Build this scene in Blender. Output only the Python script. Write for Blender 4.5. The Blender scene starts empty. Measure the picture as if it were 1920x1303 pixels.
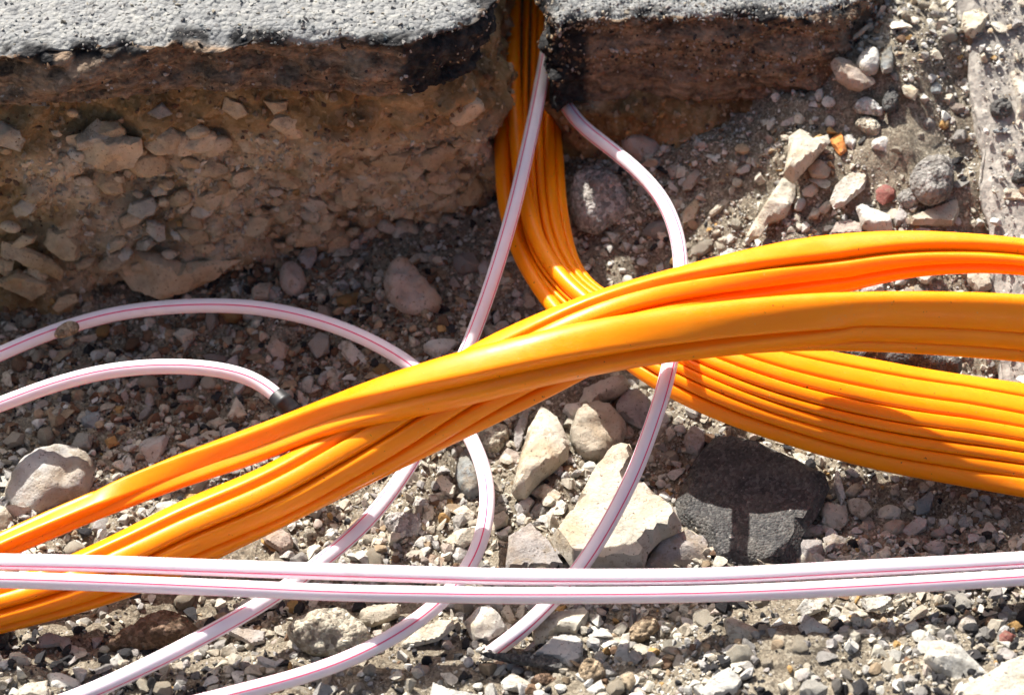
import bpy, bmesh, math, random
import numpy as np
from mathutils import Vector, Matrix
from mathutils.geometry import delaunay_2d_cdt

random.seed(7)
rng = np.random.default_rng(11)
scene = bpy.context.scene
COL = scene.collection

# ------------------------------------------------------------------ camera
PITCH = math.radians(43.0)
DIST = 1.70
HALF_W = 0.38                      # half the picture's width, metres, at DIST
FWD = np.array([0.0, math.cos(PITCH), -math.sin(PITCH)])
UPV = np.array([0.0, math.sin(PITCH), math.cos(PITCH)])
CAM = -FWD * DIST
cam_data = bpy.data.cameras.new('camera')
cam_data.sensor_width = 36.0
cam_data.lens = 18.0 * DIST / HALF_W
cam_data.clip_start = 0.02
cam_data.clip_end = 100.0
cam_data.dof.use_dof = True
cam_data.dof.focus_distance = 1.53
cam_data.dof.aperture_fstop = 7.1
cam = bpy.data.objects.new('camera', cam_data)
COL.objects.link(cam)
cam.location = CAM
cam.rotation_euler = (math.pi / 2 - PITCH, 0, 0)
scene.camera = cam

# ------------------------------------------------------------------ sky, sun, exposure
SUN_A, SUN_B = 0.65, 0.44          # shadow run towards the camera / to the right, per metre of drop
to_sun = Vector((-SUN_B, SUN_A, 1.0)).normalized()
world = bpy.data.worlds.new('World')
scene.world = world
world.use_nodes = True
wn = world.node_tree
bg = wn.nodes['Background']
sky = wn.nodes.new('ShaderNodeTexSky')
sky.sky_type = 'NISHITA'
sky.sun_disc = False
sky.air_density = 0.8
sky.dust_density = 5.0
sky.ozone_density = 0.6
sky.sun_elevation = math.asin(to_sun.z)
sky.sun_rotation = math.atan2(to_sun.x, to_sun.y)
wn.links.new(sky.outputs['Color'], bg.inputs['Color'])
bg.inputs['Strength'].default_value = 0.085
sun_data = bpy.data.lights.new('sun', 'SUN')
sun_data.energy = 5.0
sun_data.angle = math.radians(0.53)
sun_data.color = (1.0, 0.97, 0.915)
sun = bpy.data.objects.new('sun', sun_data)
COL.objects.link(sun)
sun.rotation_euler = to_sun.to_track_quat('Z', 'Y').to_euler()
scene.view_settings.view_transform = 'Standard'
scene.view_settings.look = 'None'
scene.view_settings.exposure = 1.04
scene.view_settings.gamma = 1.0
scene.cycles.max_bounces = 6
scene.cycles.diffuse_bounces = 4


# ------------------------------------------------------------------ pixel -> ray helpers (photo is 1920 x 1303)
def ray(px, py):
    u = (px - 960.0) / 960.0 * HALF_W / DIST
    v = (651.5 - py) / 960.0 * HALF_W / DIST
    d = FWD + u * np.array([1.0, 0, 0]) + v * UPV
    return d / np.linalg.norm(d)


def at(px, py, z):
    d = ray(px, py)
    return CAM + d * ((z - CAM[2]) / d[2])


# ------------------------------------------------------------------ noise
def _hash(ix, iy, iz, seed):
    h = (ix * 374761393 + iy * 668265263 + iz * 2147483647 + seed * 974634777) & 0xFFFFFFFF
    h = ((h ^ (h >> 13)) * 1274126177) & 0xFFFFFFFF
    h = ((h ^ (h >> 16)) * 2246822519) & 0xFFFFFFFF
    return ((h ^ (h >> 15)) & 0xFFFFFF) / float(0xFFFFFF)


def vnoise(p, seed=0):
    p = np.asarray(p, float)
    i = np.floor(p).astype(np.int64)
    f = p - i
    f = f * f * (3 - 2 * f)
    r = 0
    for dx in (0, 1):
        wx = f[:, 0] if dx else 1 - f[:, 0]
        for dy in (0, 1):
            wy = f[:, 1] if dy else 1 - f[:, 1]
            for dz in (0, 1):
                wz = f[:, 2] if dz else 1 - f[:, 2]
                r = r + wx * wy * wz * _hash(i[:, 0] + dx, i[:, 1] + dy, i[:, 2] + dz, seed)
    return r * 2 - 1


def fbm(p, scale, octaves=4, seed=0, gain=0.5):
    p = np.asarray(p, float) * scale
    a, r = 1.0, 0
    for k in range(octaves):
        r = r + a * vnoise(p + k * 17.3, seed + k)
        p = p * 2.03
        a *= gain
    return r


def cells(p, scale, seed=0):
    """distance to the nearest jittered cell point (0 at its middle), 3D"""
    p = np.asarray(p, float) * scale
    i = np.floor(p).astype(np.int64)
    best = np.full(len(p), 9.0)
    for dx in (-1, 0, 1):
        for dy in (-1, 0, 1):
            for dz in (-1, 0, 1):
                c = i + np.array([dx, dy, dz])
                j = np.stack([_hash(c[:, 0], c[:, 1], c[:, 2], seed + k) for k in range(3)], 1)
                best = np.minimum(best, ((c + j - p) ** 2).sum(1))
    return np.sqrt(best)


# ------------------------------------------------------------------ object helpers
def mesh_from(name, verts, faces, mat, smooth=True, sharp=None):
    me = bpy.data.meshes.new(name)
    verts = np.asarray(verts, np.float32)
    if isinstance(faces, np.ndarray):
        n, k = faces.shape
        me.vertices.add(len(verts))
        me.vertices.foreach_set('co', verts.ravel())
        me.loops.add(n * k)
        me.loops.foreach_set('vertex_index', faces.astype(np.int32).ravel())
        me.polygons.add(n)
        me.polygons.foreach_set('loop_start', np.arange(0, n * k, k, dtype=np.int32))
        me.update(calc_edges=True)
    else:
        me.from_pydata(verts.tolist(), [], faces)
        me.update()
    me.polygons.foreach_set('use_smooth', np.full(len(me.polygons), smooth))
    if sharp:
        me.set_sharp_from_angle(angle=math.radians(sharp))
    me.materials.append(mat)
    me.validate()
    return me


def link(name, me, parent=None, label=None, cat=None, group=None, kind=None):
    o = bpy.data.objects.new(name, me)
    COL.objects.link(o)
    if parent:
        o.parent = parent
    if label:
        o['label'] = label
    if cat:
        o['category'] = cat
    if group:
        o['group'] = group
    if kind:
        o['kind'] = kind
    return o


# ------------------------------------------------------------------ materials
def new_mat(name):
    m = bpy.data.materials.new(name)
    m.use_nodes = True
    nt = m.node_tree
    b = nt.nodes['Principled BSDF']
    return m, nt, b


def N(nt, kind, **kw):
    n = nt.nodes.new(kind)
    for k, v in kw.items():
        if k in n.inputs:
            n.inputs[k].default_value = v
        else:
            setattr(n, k, v)
    return n


def ramp(nt, src, stops):
    r = nt.nodes.new('ShaderNodeValToRGB')
    while len(r.color_ramp.elements) < len(stops):
        r.color_ramp.elements.new(0.5)
    for e, (p, c) in zip(r.color_ramp.elements, stops):
        e.position = p
        e.color = (c[0], c[1], c[2], 1) if not isinstance(c, float) else (c, c, c, 1)
    nt.links.new(src, r.inputs['Fac'])
    return r.outputs['Color']


def mix(nt, fac, a, b, mode='MIX'):
    m = nt.nodes.new('ShaderNodeMix')
    m.data_type = 'RGBA'
    m.blend_type = mode
    for key, val in ((0, fac), (6, a), (7, b)):
        if hasattr(val, 'is_linked') or hasattr(val, 'links'):
            nt.links.new(val, m.inputs[key])
        elif key == 0:
            m.inputs[0].default_value = val
        else:
            m.inputs[key].default_value = (val[0], val[1], val[2], 1)
    return m.outputs[2]


def bump(nt, b, src, strength, dist, prev=None):
    n = nt.nodes.new('ShaderNodeBump')
    n.inputs['Strength'].default_value = strength
    n.inputs['Distance'].default_value = dist
    nt.links.new(src, n.inputs['Height'])
    if prev is not None:
        nt.links.new(prev, n.inputs['Normal'])
    nt.links.new(n.outputs['Normal'], b.inputs['Normal'])
    return n.outputs['Normal']


def obj_coords(nt, jitter=True):
    tc = nt.nodes.new('ShaderNodeTexCoord')
    if not jitter:
        return tc.outputs['Object']
    oi = nt.nodes.new('ShaderNodeObjectInfo')
    mul = N(nt, 'ShaderNodeMath', operation='MULTIPLY')
    mul.inputs[1].default_value = 37.0
    nt.links.new(oi.outputs['Random'], mul.inputs[0])
    add = N(nt, 'ShaderNodeVectorMath', operation='ADD')
    nt.links.new(tc.outputs['Object'], add.inputs[0])
    nt.links.new(mul.outputs[0], add.inputs[1])
    return add.outputs[0]


def noise_tex(nt, vec, scale, detail=5.0, rough=0.55):
    n = N(nt, 'ShaderNodeTexNoise')
    n.inputs['Scale'].default_value = scale
    n.inputs['Detail'].default_value = detail
    n.inputs['Roughness'].default_value = rough
    nt.links.new(vec, n.inputs['Vector'])
    return n.outputs['Fac']


def vor_tex(nt, vec, scale, out='Distance'):
    n = N(nt, 'ShaderNodeTexVoronoi')
    n.inputs['Scale'].default_value = scale
    nt.links.new(vec, n.inputs['Vector'])
    return n.outputs[out]


COLOURS = {
    'white': (0.54, 0.52, 0.465), 'cream': (0.52, 0.475, 0.385), 'beige': (0.43, 0.378, 0.295),
    'tan': (0.34, 0.255, 0.165), 'grey': (0.23, 0.215, 0.195), 'pale_grey': (0.43, 0.41, 0.38),
    'pink': (0.42, 0.35, 0.295), 'brown': (0.17, 0.105, 0.065), 'dark': (0.032, 0.031, 0.033),
    'ochre': (0.40, 0.25, 0.10), 'brick': (0.62, 0.25, 0.07), 'mauve': (0.36, 0.33, 0.305),
    'loam': (0.54, 0.425, 0.285), 'clay': (0.46, 0.345, 0.215), 'red': (0.24, 0.095, 0.08), 'slate': (0.25, 0.27, 0.27),
}


def stone_mat(key, rough=False):
    c = COLOURS[key]
    m, nt, b = new_mat('stone_' + key + ('_rough' if rough else ''))
    v = obj_coords(nt)
    dk = tuple(x * 0.62 for x in c)
    lt = tuple(min(0.8, x * 1.18) for x in c)
    warm = (c[0] * 0.86, c[1] * 0.70, c[2] * 0.50)
    base = ramp(nt, noise_tex(nt, v, 55, 7, 0.62), [(0.28, dk), (0.5, c), (0.72, lt)])
    f1 = ramp(nt, noise_tex(nt, v, 28, 4), [(0.50, 0.0), (0.70, 0.75)])
    col = mix(nt, f1, base, warm)
    # patches of dried soil
    cake = ramp(nt, noise_tex(nt, v, 48, 9, 0.72), [(0.555, 0.0), (0.61, 0.62)])
    col = mix(nt, cake, col, (0.25, 0.20, 0.14))
    # small pits and specks of soil
    spk = ramp(nt, noise_tex(nt, v, 420, 3, 0.6), [(0.30, 1.0), (0.39, 0.0)])
    col = mix(nt, spk, col, (c[0] * 0.30, c[1] * 0.26, c[2] * 0.22))
    if rough:
        cc = vor_tex(nt, v, 330, 'Color')
        g = ramp(nt, cc, [(0.15, tuple(x * 0.45 for x in c)), (0.5, c), (0.9, tuple(min(0.7, x * 1.7 + 0.05) for x in c))])
        col = mix(nt, 0.7, col, g)
    nt.links.new(col, b.inputs['Base Color'])
    b.inputs['Roughness'].default_value = 0.88
    b.inputs['Specular IOR Level'].default_value = 0.25
    n1 = bump(nt, b, noise_tex(nt, v, 130, 10, 0.7), 0.8 if not rough else 0.9, 0.0045)
    if rough:
        inv = ramp(nt, vor_tex(nt, v, 330), [(0.0, 1.0), (0.75, 0.0)])
        bump(nt, b, inv, 0.9, 0.002, n1)
    return m


MATS = {}


def smat(key, rough=False):
    k = (key, rough)
    if k not in MATS:
        MATS[k] = stone_mat(key, rough)
    return MATS[k]


def soil_mat():
    m, nt, b = new_mat('soil')
    v = obj_coords(nt, False)
    base = ramp(nt, noise_tex(nt, v, 14, 6), [(0.3, (0.16, 0.13, 0.095)), (0.5, (0.29, 0.245, 0.182)), (0.72, (0.40, 0.35, 0.27))])
    wv = N(nt, 'ShaderNodeVectorMath', operation='ADD')
    wn_ = N(nt, 'ShaderNodeTexNoise')
    wn_.inputs['Scale'].default_value = 210
    nt.links.new(v, wn_.inputs['Vector'])
    sc_ = N(nt, 'ShaderNodeVectorMath', operation='SCALE')
    sc_.inputs['Scale'].default_value = 0.006
    nt.links.new(wn_.outputs['Color'], sc_.inputs[0])
    nt.links.new(v, wv.inputs[0])
    nt.links.new(sc_.outputs[0], wv.inputs[1])
    gr = ramp(nt, vor_tex(nt, wv.outputs[0], 620, 'Color'), [(0.05, (0.03, 0.028, 0.026)), (0.35, (0.16, 0.13, 0.095)), (0.65, (0.34, 0.29, 0.21)), (0.95, (0.58, 0.53, 0.43))])
    col = mix(nt, 0.55, base, gr)
    nt.links.new(col, b.inputs['Base Color'])
    b.inputs['Roughness'].default_value = 0.95
    b.inputs['Specular IOR Level'].default_value = 0.15
    n1 = bump(nt, b, noise_tex(nt, v, 520, 4, 0.75), 0.9, 0.0022)
    bump(nt, b, noise_tex(nt, v, 150, 6, 0.7), 0.8, 0.005, n1)
    return m


def bank_mat():
    m, nt, b = new_mat('bank_earth')
    v = obj_coords(nt, False)
    brown = ramp(nt, noise_tex(nt, v, 26, 8, 0.65), [(0.30, (0.07, 0.040, 0.016)), (0.5, (0.33, 0.22, 0.10)), (0.70, (0.55, 0.40, 0.215))])
    pale = ramp(nt, noise_tex(nt, v, 40, 7, 0.6), [(0.3, (0.45, 0.335, 0.20)), (0.52, (0.74, 0.60, 0.41)), (0.75, (0.80, 0.70, 0.53))])
    at_ = nt.nodes.new('ShaderNodeAttribute')
    at_.attribute_name = 'crushed_stone'
    col = mix(nt, at_.outputs['Fac'], brown, pale)
    gr = ramp(nt, vor_tex(nt, v, 300, 'Color'), [(0.1, (0.04, 0.025, 0.012)), (0.6, (0.22, 0.14, 0.075)), (0.95, (0.50, 0.39, 0.27))])
    col = mix(nt, 0.30, col, gr)
    nt.links.new(col, b.inputs['Base Color'])
    b.inputs['Roughness'].default_value = 0.95
    b.inputs['Specular IOR Level'].default_value = 0.15
    n1 = bump(nt, b, noise_tex(nt, v, 130, 8, 0.7), 0.9, 0.006)
    return m


def asphalt_mat():
    """weathered grey top with pale aggregate; broken sides are bituminous black smeared with brown soil"""
    m, nt, b = new_mat('old_asphalt')
    v = obj_coords(nt, False)
    ge = nt.nodes.new('ShaderNodeNewGeometry')
    at_ = nt.nodes.new('ShaderNodeAttribute')
    at_.attribute_name = 'worn_top'
    top = ramp(nt, vor_tex(nt, v, 260, 'Color'), [(0.08, (0.10, 0.10, 0.10)), (0.35, (0.19, 0.192, 0.19)), (0.7, (0.26, 0.258, 0.243)), (0.97, (0.36, 0.348, 0.305))])
    film = ramp(nt, noise_tex(nt, v, 30, 6), [(0.35, (0.19, 0.194, 0.195)), (0.7, (0.265, 0.262, 0.248))])
    top = mix(nt, 0.5, top, film)
    pit = ramp(nt, noise_tex(nt, v, 240, 4, 0.6), [(0.24, 1.0), (0.32, 0.0)])
    top = mix(nt, pit, top, (0.06, 0.06, 0.06))
    mp = nt.nodes.new('ShaderNodeMapping')
    mp.inputs['Scale'].default_value = (1, 1, 3.2)
    nt.links.new(v, mp.inputs['Vector'])
    side = ramp(nt, noise_tex(nt, mp.outputs[0], 55, 8, 0.68), [(0.34, (0.022, 0.017, 0.014)), (0.47, (0.15, 0.107, 0.074)), (0.66, (0.35, 0.26, 0.185))])
    sg = ramp(nt, vor_tex(nt, v, 300, 'Color'), [(0.1, (0.02, 0.017, 0.015)), (0.7, (0.18, 0.115, 0.07)), (0.97, (0.42, 0.31, 0.21))])
    side = mix(nt, 0.35, side, sg)
    col = mix(nt, at_.outputs['Fac'], side, top)
    bt = nt.nodes.new('ShaderNodeAttribute')
    bt.attribute_name = 'bitumen'
    blk = ramp(nt, noise_tex(nt, v, 160, 5, 0.6), [(0.4, (0.010, 0.010, 0.011)), (0.7, (0.045, 0.043, 0.042))])
    col = mix(nt, bt.outputs['Fac'], col, blk)
    nt.links.new(col, b.inputs['Base Color'])
    b.inputs['Roughness'].default_value = 0.9
    b.inputs['Specular IOR Level'].default_value = 0.2
    h = ramp(nt, vor_tex(nt, v, 260), [(0.0, 1.0), (0.8, 0.0)])
    n1 = bump(nt, b, h, 0.8, 0.002)
    bump(nt, b, noise_tex(nt, v, 140, 7, 0.7), 0.6, 0.004, n1)
    return m


def black_asphalt_mat():
    m, nt, b = new_mat('fresh_asphalt')
    v = obj_coords(nt)
    g = ramp(nt, vor_tex(nt, v, 520, 'Color'), [(0.2, (0.022, 0.021, 0.021)), (0.6, (0.055, 0.053, 0.05)), (0.93, (0.12, 0.115, 0.105)), (0.985, (0.45, 0.43, 0.38))])
    dust = ramp(nt, noise_tex(nt, v, 45, 6, 0.65), [(0.45, 0.0), (0.78, 0.4)])
    col = mix(nt, dust, g, (0.21, 0.185, 0.15))
    nt.links.new(col, b.inputs['Base Color'])
    b.inputs['Roughness'].default_value = 0.75
    h = ramp(nt, vor_tex(nt, v, 520), [(0.0, 1.0), (0.8, 0.0)])
    n1 = bump(nt, b, h, 0.7, 0.0015)
    bump(nt, b, noise_tex(nt, v, 200, 6, 0.7), 0.7, 0.003, n1)
    return m


def gravel_mat():
    m, nt, b = new_mat('gravel')
    v = obj_coords(nt, False)
    at_ = nt.nodes.new('ShaderNodeAttribute')
    at_.attribute_name = 'tone'
    f = ramp(nt, noise_tex(nt, v, 240, 5, 0.65), [(0.3, 0.62), (0.6, 1.0)])
    col = mix(nt, 1.0, at_.outputs['Color'], f, 'MULTIPLY')
    spk = ramp(nt, noise_tex(nt, v, 800, 2), [(0.30, 0.7), (0.38, 0.0)])
    col = mix(nt, spk, col, (0.07, 0.055, 0.04))
    nt.links.new(col, b.inputs['Base Color'])
    b.inputs['Roughness'].default_value = 0.9
    b.inputs['Specular IOR Level'].default_value = 0.2
    bump(nt, b, noise_tex(nt, v, 420, 5, 0.65), 0.5, 0.0015)
    return m


def orange_mat():
    m, nt, b = new_mat('orange_plastic')
    v = obj_coords(nt, False)
    col = ramp(nt, noise_tex(nt, v, 30, 3), [(0.3, (0.97, 0.258, 0.001)), (0.7, (0.99, 0.284, 0.0015))])
    # dust lying in patches, crumbs of soil, a few dark scuffs
    pa = ramp(nt, noise_tex(nt, v, 16, 4, 0.6), [(0.45, 0.0), (0.72, 1.0)])
    d0 = ramp(nt, noise_tex(nt, v, 260, 6, 0.75), [(0.52, 0.0), (0.76, 0.26)])
    col = mix(nt, mix(nt, 1.0, pa, d0, 'MULTIPLY'), col, (0.62, 0.40, 0.17))
    d1 = ramp(nt, noise_tex(nt, v, 520, 3, 0.6), [(0.68, 0.0), (0.76, 0.55)])
    col = mix(nt, d1, col, (0.60, 0.44, 0.24))
    d2 = ramp(nt, noise_tex(nt, v, 300, 2, 0.5), [(0.22, 0.9), (0.27, 0.0)])
    col = mix(nt, d2, col, (0.10, 0.045, 0.01))
    nt.links.new(col, b.inputs['Base Color'])
    rg_ = ramp(nt, noise_tex(nt, v, 60, 5, 0.7), [(0.35, 0.29), (0.7, 0.46)])
    nt.links.new(rg_, b.inputs['Roughness'])
    b.inputs['Specular IOR Level'].default_value = 0.30
    b.inputs['Subsurface Weight'].default_value = 0.5
    b.inputs['Subsurface Radius'].default_value = (1.0, 0.35, 0.04)
    b.inputs['Subsurface Scale'].default_value = 0.004
    bump(nt, b, noise_tex(nt, v, 90, 3), 0.08, 0.002)
    return m


def white_mat():
    m, nt, b = new_mat('white_striped_plastic')
    uv = nt.nodes.new('ShaderNodeUVMap')
    uv.uv_map = 'around'
    sep = nt.nodes.new('ShaderNodeSeparateXYZ')
    nt.links.new(uv.outputs[0], sep.inputs[0])
    mu = N(nt, 'ShaderNodeMath', operation='MULTIPLY'); mu.inputs[1].default_value = 4.0
    nt.links.new(sep.outputs['Y'], mu.inputs[0])
    ad = N(nt, 'ShaderNodeMath', operation='ADD'); ad.inputs[1].default_value = 20.5
    nt.links.new(mu.outputs[0], ad.inputs[0])
    fr = N(nt, 'ShaderNodeMath', operation='FRACT')
    nt.links.new(ad.outputs[0], fr.inputs[0])
    sb = N(nt, 'ShaderNodeMath', operation='SUBTRACT'); sb.inputs[1].default_value = 0.5
    nt.links.new(fr.outputs[0], sb.inputs[0])
    ab = N(nt, 'ShaderNodeMath', operation='ABSOLUTE')
    nt.links.new(sb.outputs[0], ab.inputs[0])
    line = ramp(nt, ab.outputs[0], [(0.040, 1.0), (0.062, 0.0)])
    halo = ramp(nt, ab.outputs[0], [(0.05, 0.30), (0.20, 0.0)])
    v = obj_coords(nt, False)
    white = ramp(nt, noise_tex(nt, v, 40, 4), [(0.3, (0.80, 0.72, 0.75)), (0.7, (0.84, 0.77, 0.79))])
    white = mix(nt, halo, white, (0.80, 0.50, 0.60))
    dust = ramp(nt, noise_tex(nt, v, 330, 3, 0.6), [(0.70, 0.0), (0.80, 0.55)])
    white = mix(nt, dust, white, (0.42, 0.33, 0.26))
    sm = ramp(nt, noise_tex(nt, v, 22, 7, 0.72), [(0.60, 0.0), (0.80, 0.45)])
    white = mix(nt, sm, white, (0.50, 0.42, 0.36))
    col = mix(nt, line, white, (0.72, 0.035, 0.14))
    nt.links.new(col, b.inputs['Base Color'])
    b.inputs['Roughness'].default_value = 0.38
    b.inputs['Specular IOR Level'].default_value = 0.35
    b.inputs['Subsurface Weight'].default_value = 0.6
    b.inputs['Subsurface Radius'].default_value = (1.0, 0.72, 0.85)
    b.inputs['Subsurface Scale'].default_value = 0.004
    return m


def black_plastic_mat():
    m, nt, b = new_mat('black_rubber')
    v = obj_coords(nt)
    c = ramp(nt, noise_tex(nt, v, 200, 4), [(0.4, (0.010, 0.010, 0.012)), (0.8, (0.04, 0.038, 0.036))])
    nt.links.new(c, b.inputs['Base Color'])
    b.inputs['Roughness'].default_value = 0.5
    return m


SOIL, BANK, ASPH, BLACK_ASPH, GRAVEL = soil_mat(), bank_mat(), asphalt_mat(), black_asphalt_mat(), gravel_mat()
ORANGE, WHITE, BLACK = orange_mat(), white_mat(), black_plastic_mat()

# ------------------------------------------------------------------ the trench floor: heights read off the photo
CTRL = [
    (0, 640, 0), (0, 800, 0), (0, 1000, 0), (0, 1180, .0), (0, 1303, .025), (150, 700, 0), (150, 1120, -.012), (150, 1230, 0.008),
    (300, 600, 0), (300, 800, 0), (300, 1000, -.005), (300, 1170, -.01), (300, 1303, .025), (450, 1120, -.01),
    (600, 560, .01), (600, 750, 0), (600, 950, 0), (600, 1080, -.008), (600, 1180, .005), (600, 1303, .022),
    (900, 480, .035), (900, 620, .012), (900, 850, 0), (900, 1040, -.005), (900, 1180, .012), (900, 1303, .024),
    (990, 250, .055), (990, 60, .07), (1000, 430, .035), (1090, 460, .04), (1060, 620, .01),
    (1130, 300, .075), (1130, 420, .045), (1200, 290, .09), (1200, 350, .078), (1200, 450, .05), (1200, 560, .025), (1200, 700, 0), (1200, 900, 0), (1200, 1050, -.005), (1200, 1160, .02), (1200, 1303, .04),
    (1350, 260, .11), (1350, 400, .08), (1350, 560, .045), (1350, 720, .012),
    (1500, 150, .145), (1500, 260, .125), (1500, 420, .095), (1500, 600, .062), (1500, 720, .032), (1500, 840, .012), (1500, 1000, 0), (1500, 1050, .002), (1500, 1135, .040), (1500, 1220, .05), (1500, 1303, .058),
    (1620, 50, .178), (1700, -10, .195), (1700, 100, .168), (1700, 250, .135), (1700, 400, .10), (1700, 600, .066), (1700, 720, .040), (1700, 860, .012), (1700, 980, 0), (1780, 1060, .004),
    (1790, 30, .18), (1790, 200, .12), (1780, 330, .105), (1790, 480, .07), (1750, 1130, .045), (1800, 1200, .056), (1800, 1303, .066), (1900, 640, .05), (1900, 800, .02), (1900, 950, .004), (1900, 1120, .05), (1900, 1230, .064),
    (-200, 700, 0), (-200, 1000, 0), (-200, 1250, .01), (2100, 700, .03), (2100, 1000, .01), (2100, 1250, .065), (2100, 300, .08), (2000, 60, .13),
    (0, 1450, .04), (500, 1450, .045), (960, 1450, .045), (1400, 1450, .065), (1920, 1450, .08),
]
CP = np.array([at(*c) for c in CTRL])


def H0(x, y):
    x = np.clip(np.atleast_1d(np.asarray(x, float)), -0.55, 0.55)
    y = np.clip(np.atleast_1d(np.asarray(y, float)), -0.60, 0.36)
    out = np.zeros(x.shape)
    den = np.zeros(x.shape)
    for cx, cy, cz in CP:
        w = 1.0 / (((x - cx) ** 2 + (y - cy) ** 2) + 0.0006) ** 1.6
        out += w * cz
        den += w
    return out / den


def H(x, y):
    x = np.atleast_1d(np.asarray(x, float))
    y = np.atleast_1d(np.asarray(y, float))
    p = np.stack([x, y, np.zeros(x.shape)], 1)
    return H0(x, y) + 0.0055 * fbm(p, 28, 3, 5) + 0.0022 * fbm(p, 110, 3, 9)


def ground_hit(px, py):
    zs = np.linspace(0.30, -0.05, 351)
    d = ray(px, py)
    pts = CAM[None] + d[None] * ((zs - CAM[2]) / d[2])[:, None]
    h = H0(pts[:, 0], pts[:, 1])
    k = int(np.argmax(h >= zs)) if (h >= zs).any() else len(zs) - 1
    return pts[k]


def axis(lo, hi, step, far):
    mid = list(np.arange(lo, hi + 1e-6, step))
    a, s = [], step
    p = lo
    while p > -far:
        s *= 1.35
        p -= s
        a.append(p)
    b, s = [], step
    p = hi
    while p < far:
        s *= 1.35
        p += s
        b.append(p)
    return np.array(a[::-1] + mid + b)


gx = axis(-0.47, 0.47, 0.0038, 12.0)
gy = axis(-0.42, 0.34, 0.0038, 12.0)
XX, YY = np.meshgrid(gx, gy, indexing='ij')
hz = H(XX.ravel(), YY.ravel())
nv = (len(gx), len(gy))
idx = np.arange(nv[0] * nv[1]).reshape(nv)
faces = np.stack([idx[:-1, :-1], idx[1:, :-1], idx[1:, 1:], idx[:-1, 1:]], -1).reshape(-1, 4)
pts = np.stack([XX.ravel(), YY.ravel(), hz], 1)
fine = 0.0016 * fbm(pts, 330, 2, 21)
pts[:, 2] += fine
link('ground', mesh_from('ground', pts, faces, SOIL), kind='structure')

# ------------------------------------------------------------------ earth banks under the asphalt
def interp_path(pts, step):
    pts = np.asarray(pts, float)
    seg = np.linalg.norm(np.diff(pts[:, :2], axis=0), axis=1)
    s = np.concatenate([[0], np.cumsum(seg)])
    t = np.arange(0, s[-1], step)
    return np.stack([np.interp(t, s, pts[:, k]) for k in range(pts.shape[1])], 1)


def smooth_path(p, n):
    for _ in range(n):
        q = p.copy()
        q[1:-1] = 0.25 * p[:-2] + 0.5 * p[1:-1] + 0.25 * p[2:]
        p = q
    return p


BANK_PTS = []


def build_bank(name, rows_px, z_top, z_bot, seed, pale_spots, step=0.003):
    """rows_px: [(top px, top py, base px, base py)...] or ('w', xt, yt, xb, yb) in metres"""
    rows = []
    for r in rows_px:
        if r[0] == 'w':
            rows.append(r[1:])
        else:
            t = at(r[0], r[1], z_top)
            b = at(r[2], r[3], z_bot + 0.02)
            rows.append((t[0], t[1], b[0], b[1]))
    path = smooth_path(interp_path(rows, step), 6)
    nz = int((z_top - z_bot) / step) + 2
    ts = np.linspace(0, 1, nz)
    T = path[:, None, 0:2]
    B = path[:, None, 2:4]
    xy = B + (T - B) * ts[None, :, None]
    zz = np.broadcast_to(z_bot + (z_top - z_bot) * ts, xy.shape[:2])
    P = np.concatenate([xy, zz[..., None]], 2)
    tan = np.gradient(path[:, 2:4], axis=0)
    nrm = np.stack([tan[:, 1], -tan[:, 0]], 1)
    nrm /= np.linalg.norm(nrm, axis=1)[:, None]
    flat = P.reshape(-1, 3)
    d = 0.016 * fbm(flat, 14, 4, seed) + 0.004 * fbm(flat, 90, 3, seed + 3)
    d += 0.017 * (0.55 - cells(flat * np.array([1, 1, 1.5]), 34, seed)) + 0.007 * (0.55 - cells(flat * np.array([1, 1, 1.3]), 62, seed + 2))          # half buried lumps
    d += 0.0035 * (0.55 - cells(flat, 110, seed + 1))
    d = d.reshape(P.shape[:2])
    d -= 0.022 * np.clip((ts[None, :] - 0.84) / 0.16, 0, 1)                      # undercut below the asphalt
    P[..., :2] += nrm[:, None, :] * d[..., None]
    n0, n1 = P.shape[:2]
    ii = np.arange(n0 * n1).reshape(n0, n1)
    f = np.stack([ii[:-1, :-1], ii[1:, :-1], ii[1:, 1:], ii[:-1, 1:]], -1).reshape(-1, 4)
    me = mesh_from(name, P.reshape(-1, 3), f, BANK)
    V = P.reshape(-1, 3)
    pale = np.zeros(len(V))
    for (cx, cy, cz, rx, rz) in pale_spots:
        q = ((V[:, 0] - cx) / rx) ** 2 + ((V[:, 2] - cz) / rz) ** 2
        pale = np.maximum(pale, np.clip(1.5 - q, 0, 1))
    pale *= np.clip(1.25 + 1.3 * fbm(V, 45, 4, seed + 9), 0, 1)
    a = me.attributes.new('crushed_stone', 'FLOAT', 'POINT')
    a.data.foreach_set('value', pale.astype(np.float32))
    o = link(name, me, kind='structure')
    BANK_PTS.append((V, pale, np.repeat(np.c_[nrm, np.zeros(len(nrm))], n1, 0)))
    return o, path, (z_top, z_bot)


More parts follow.
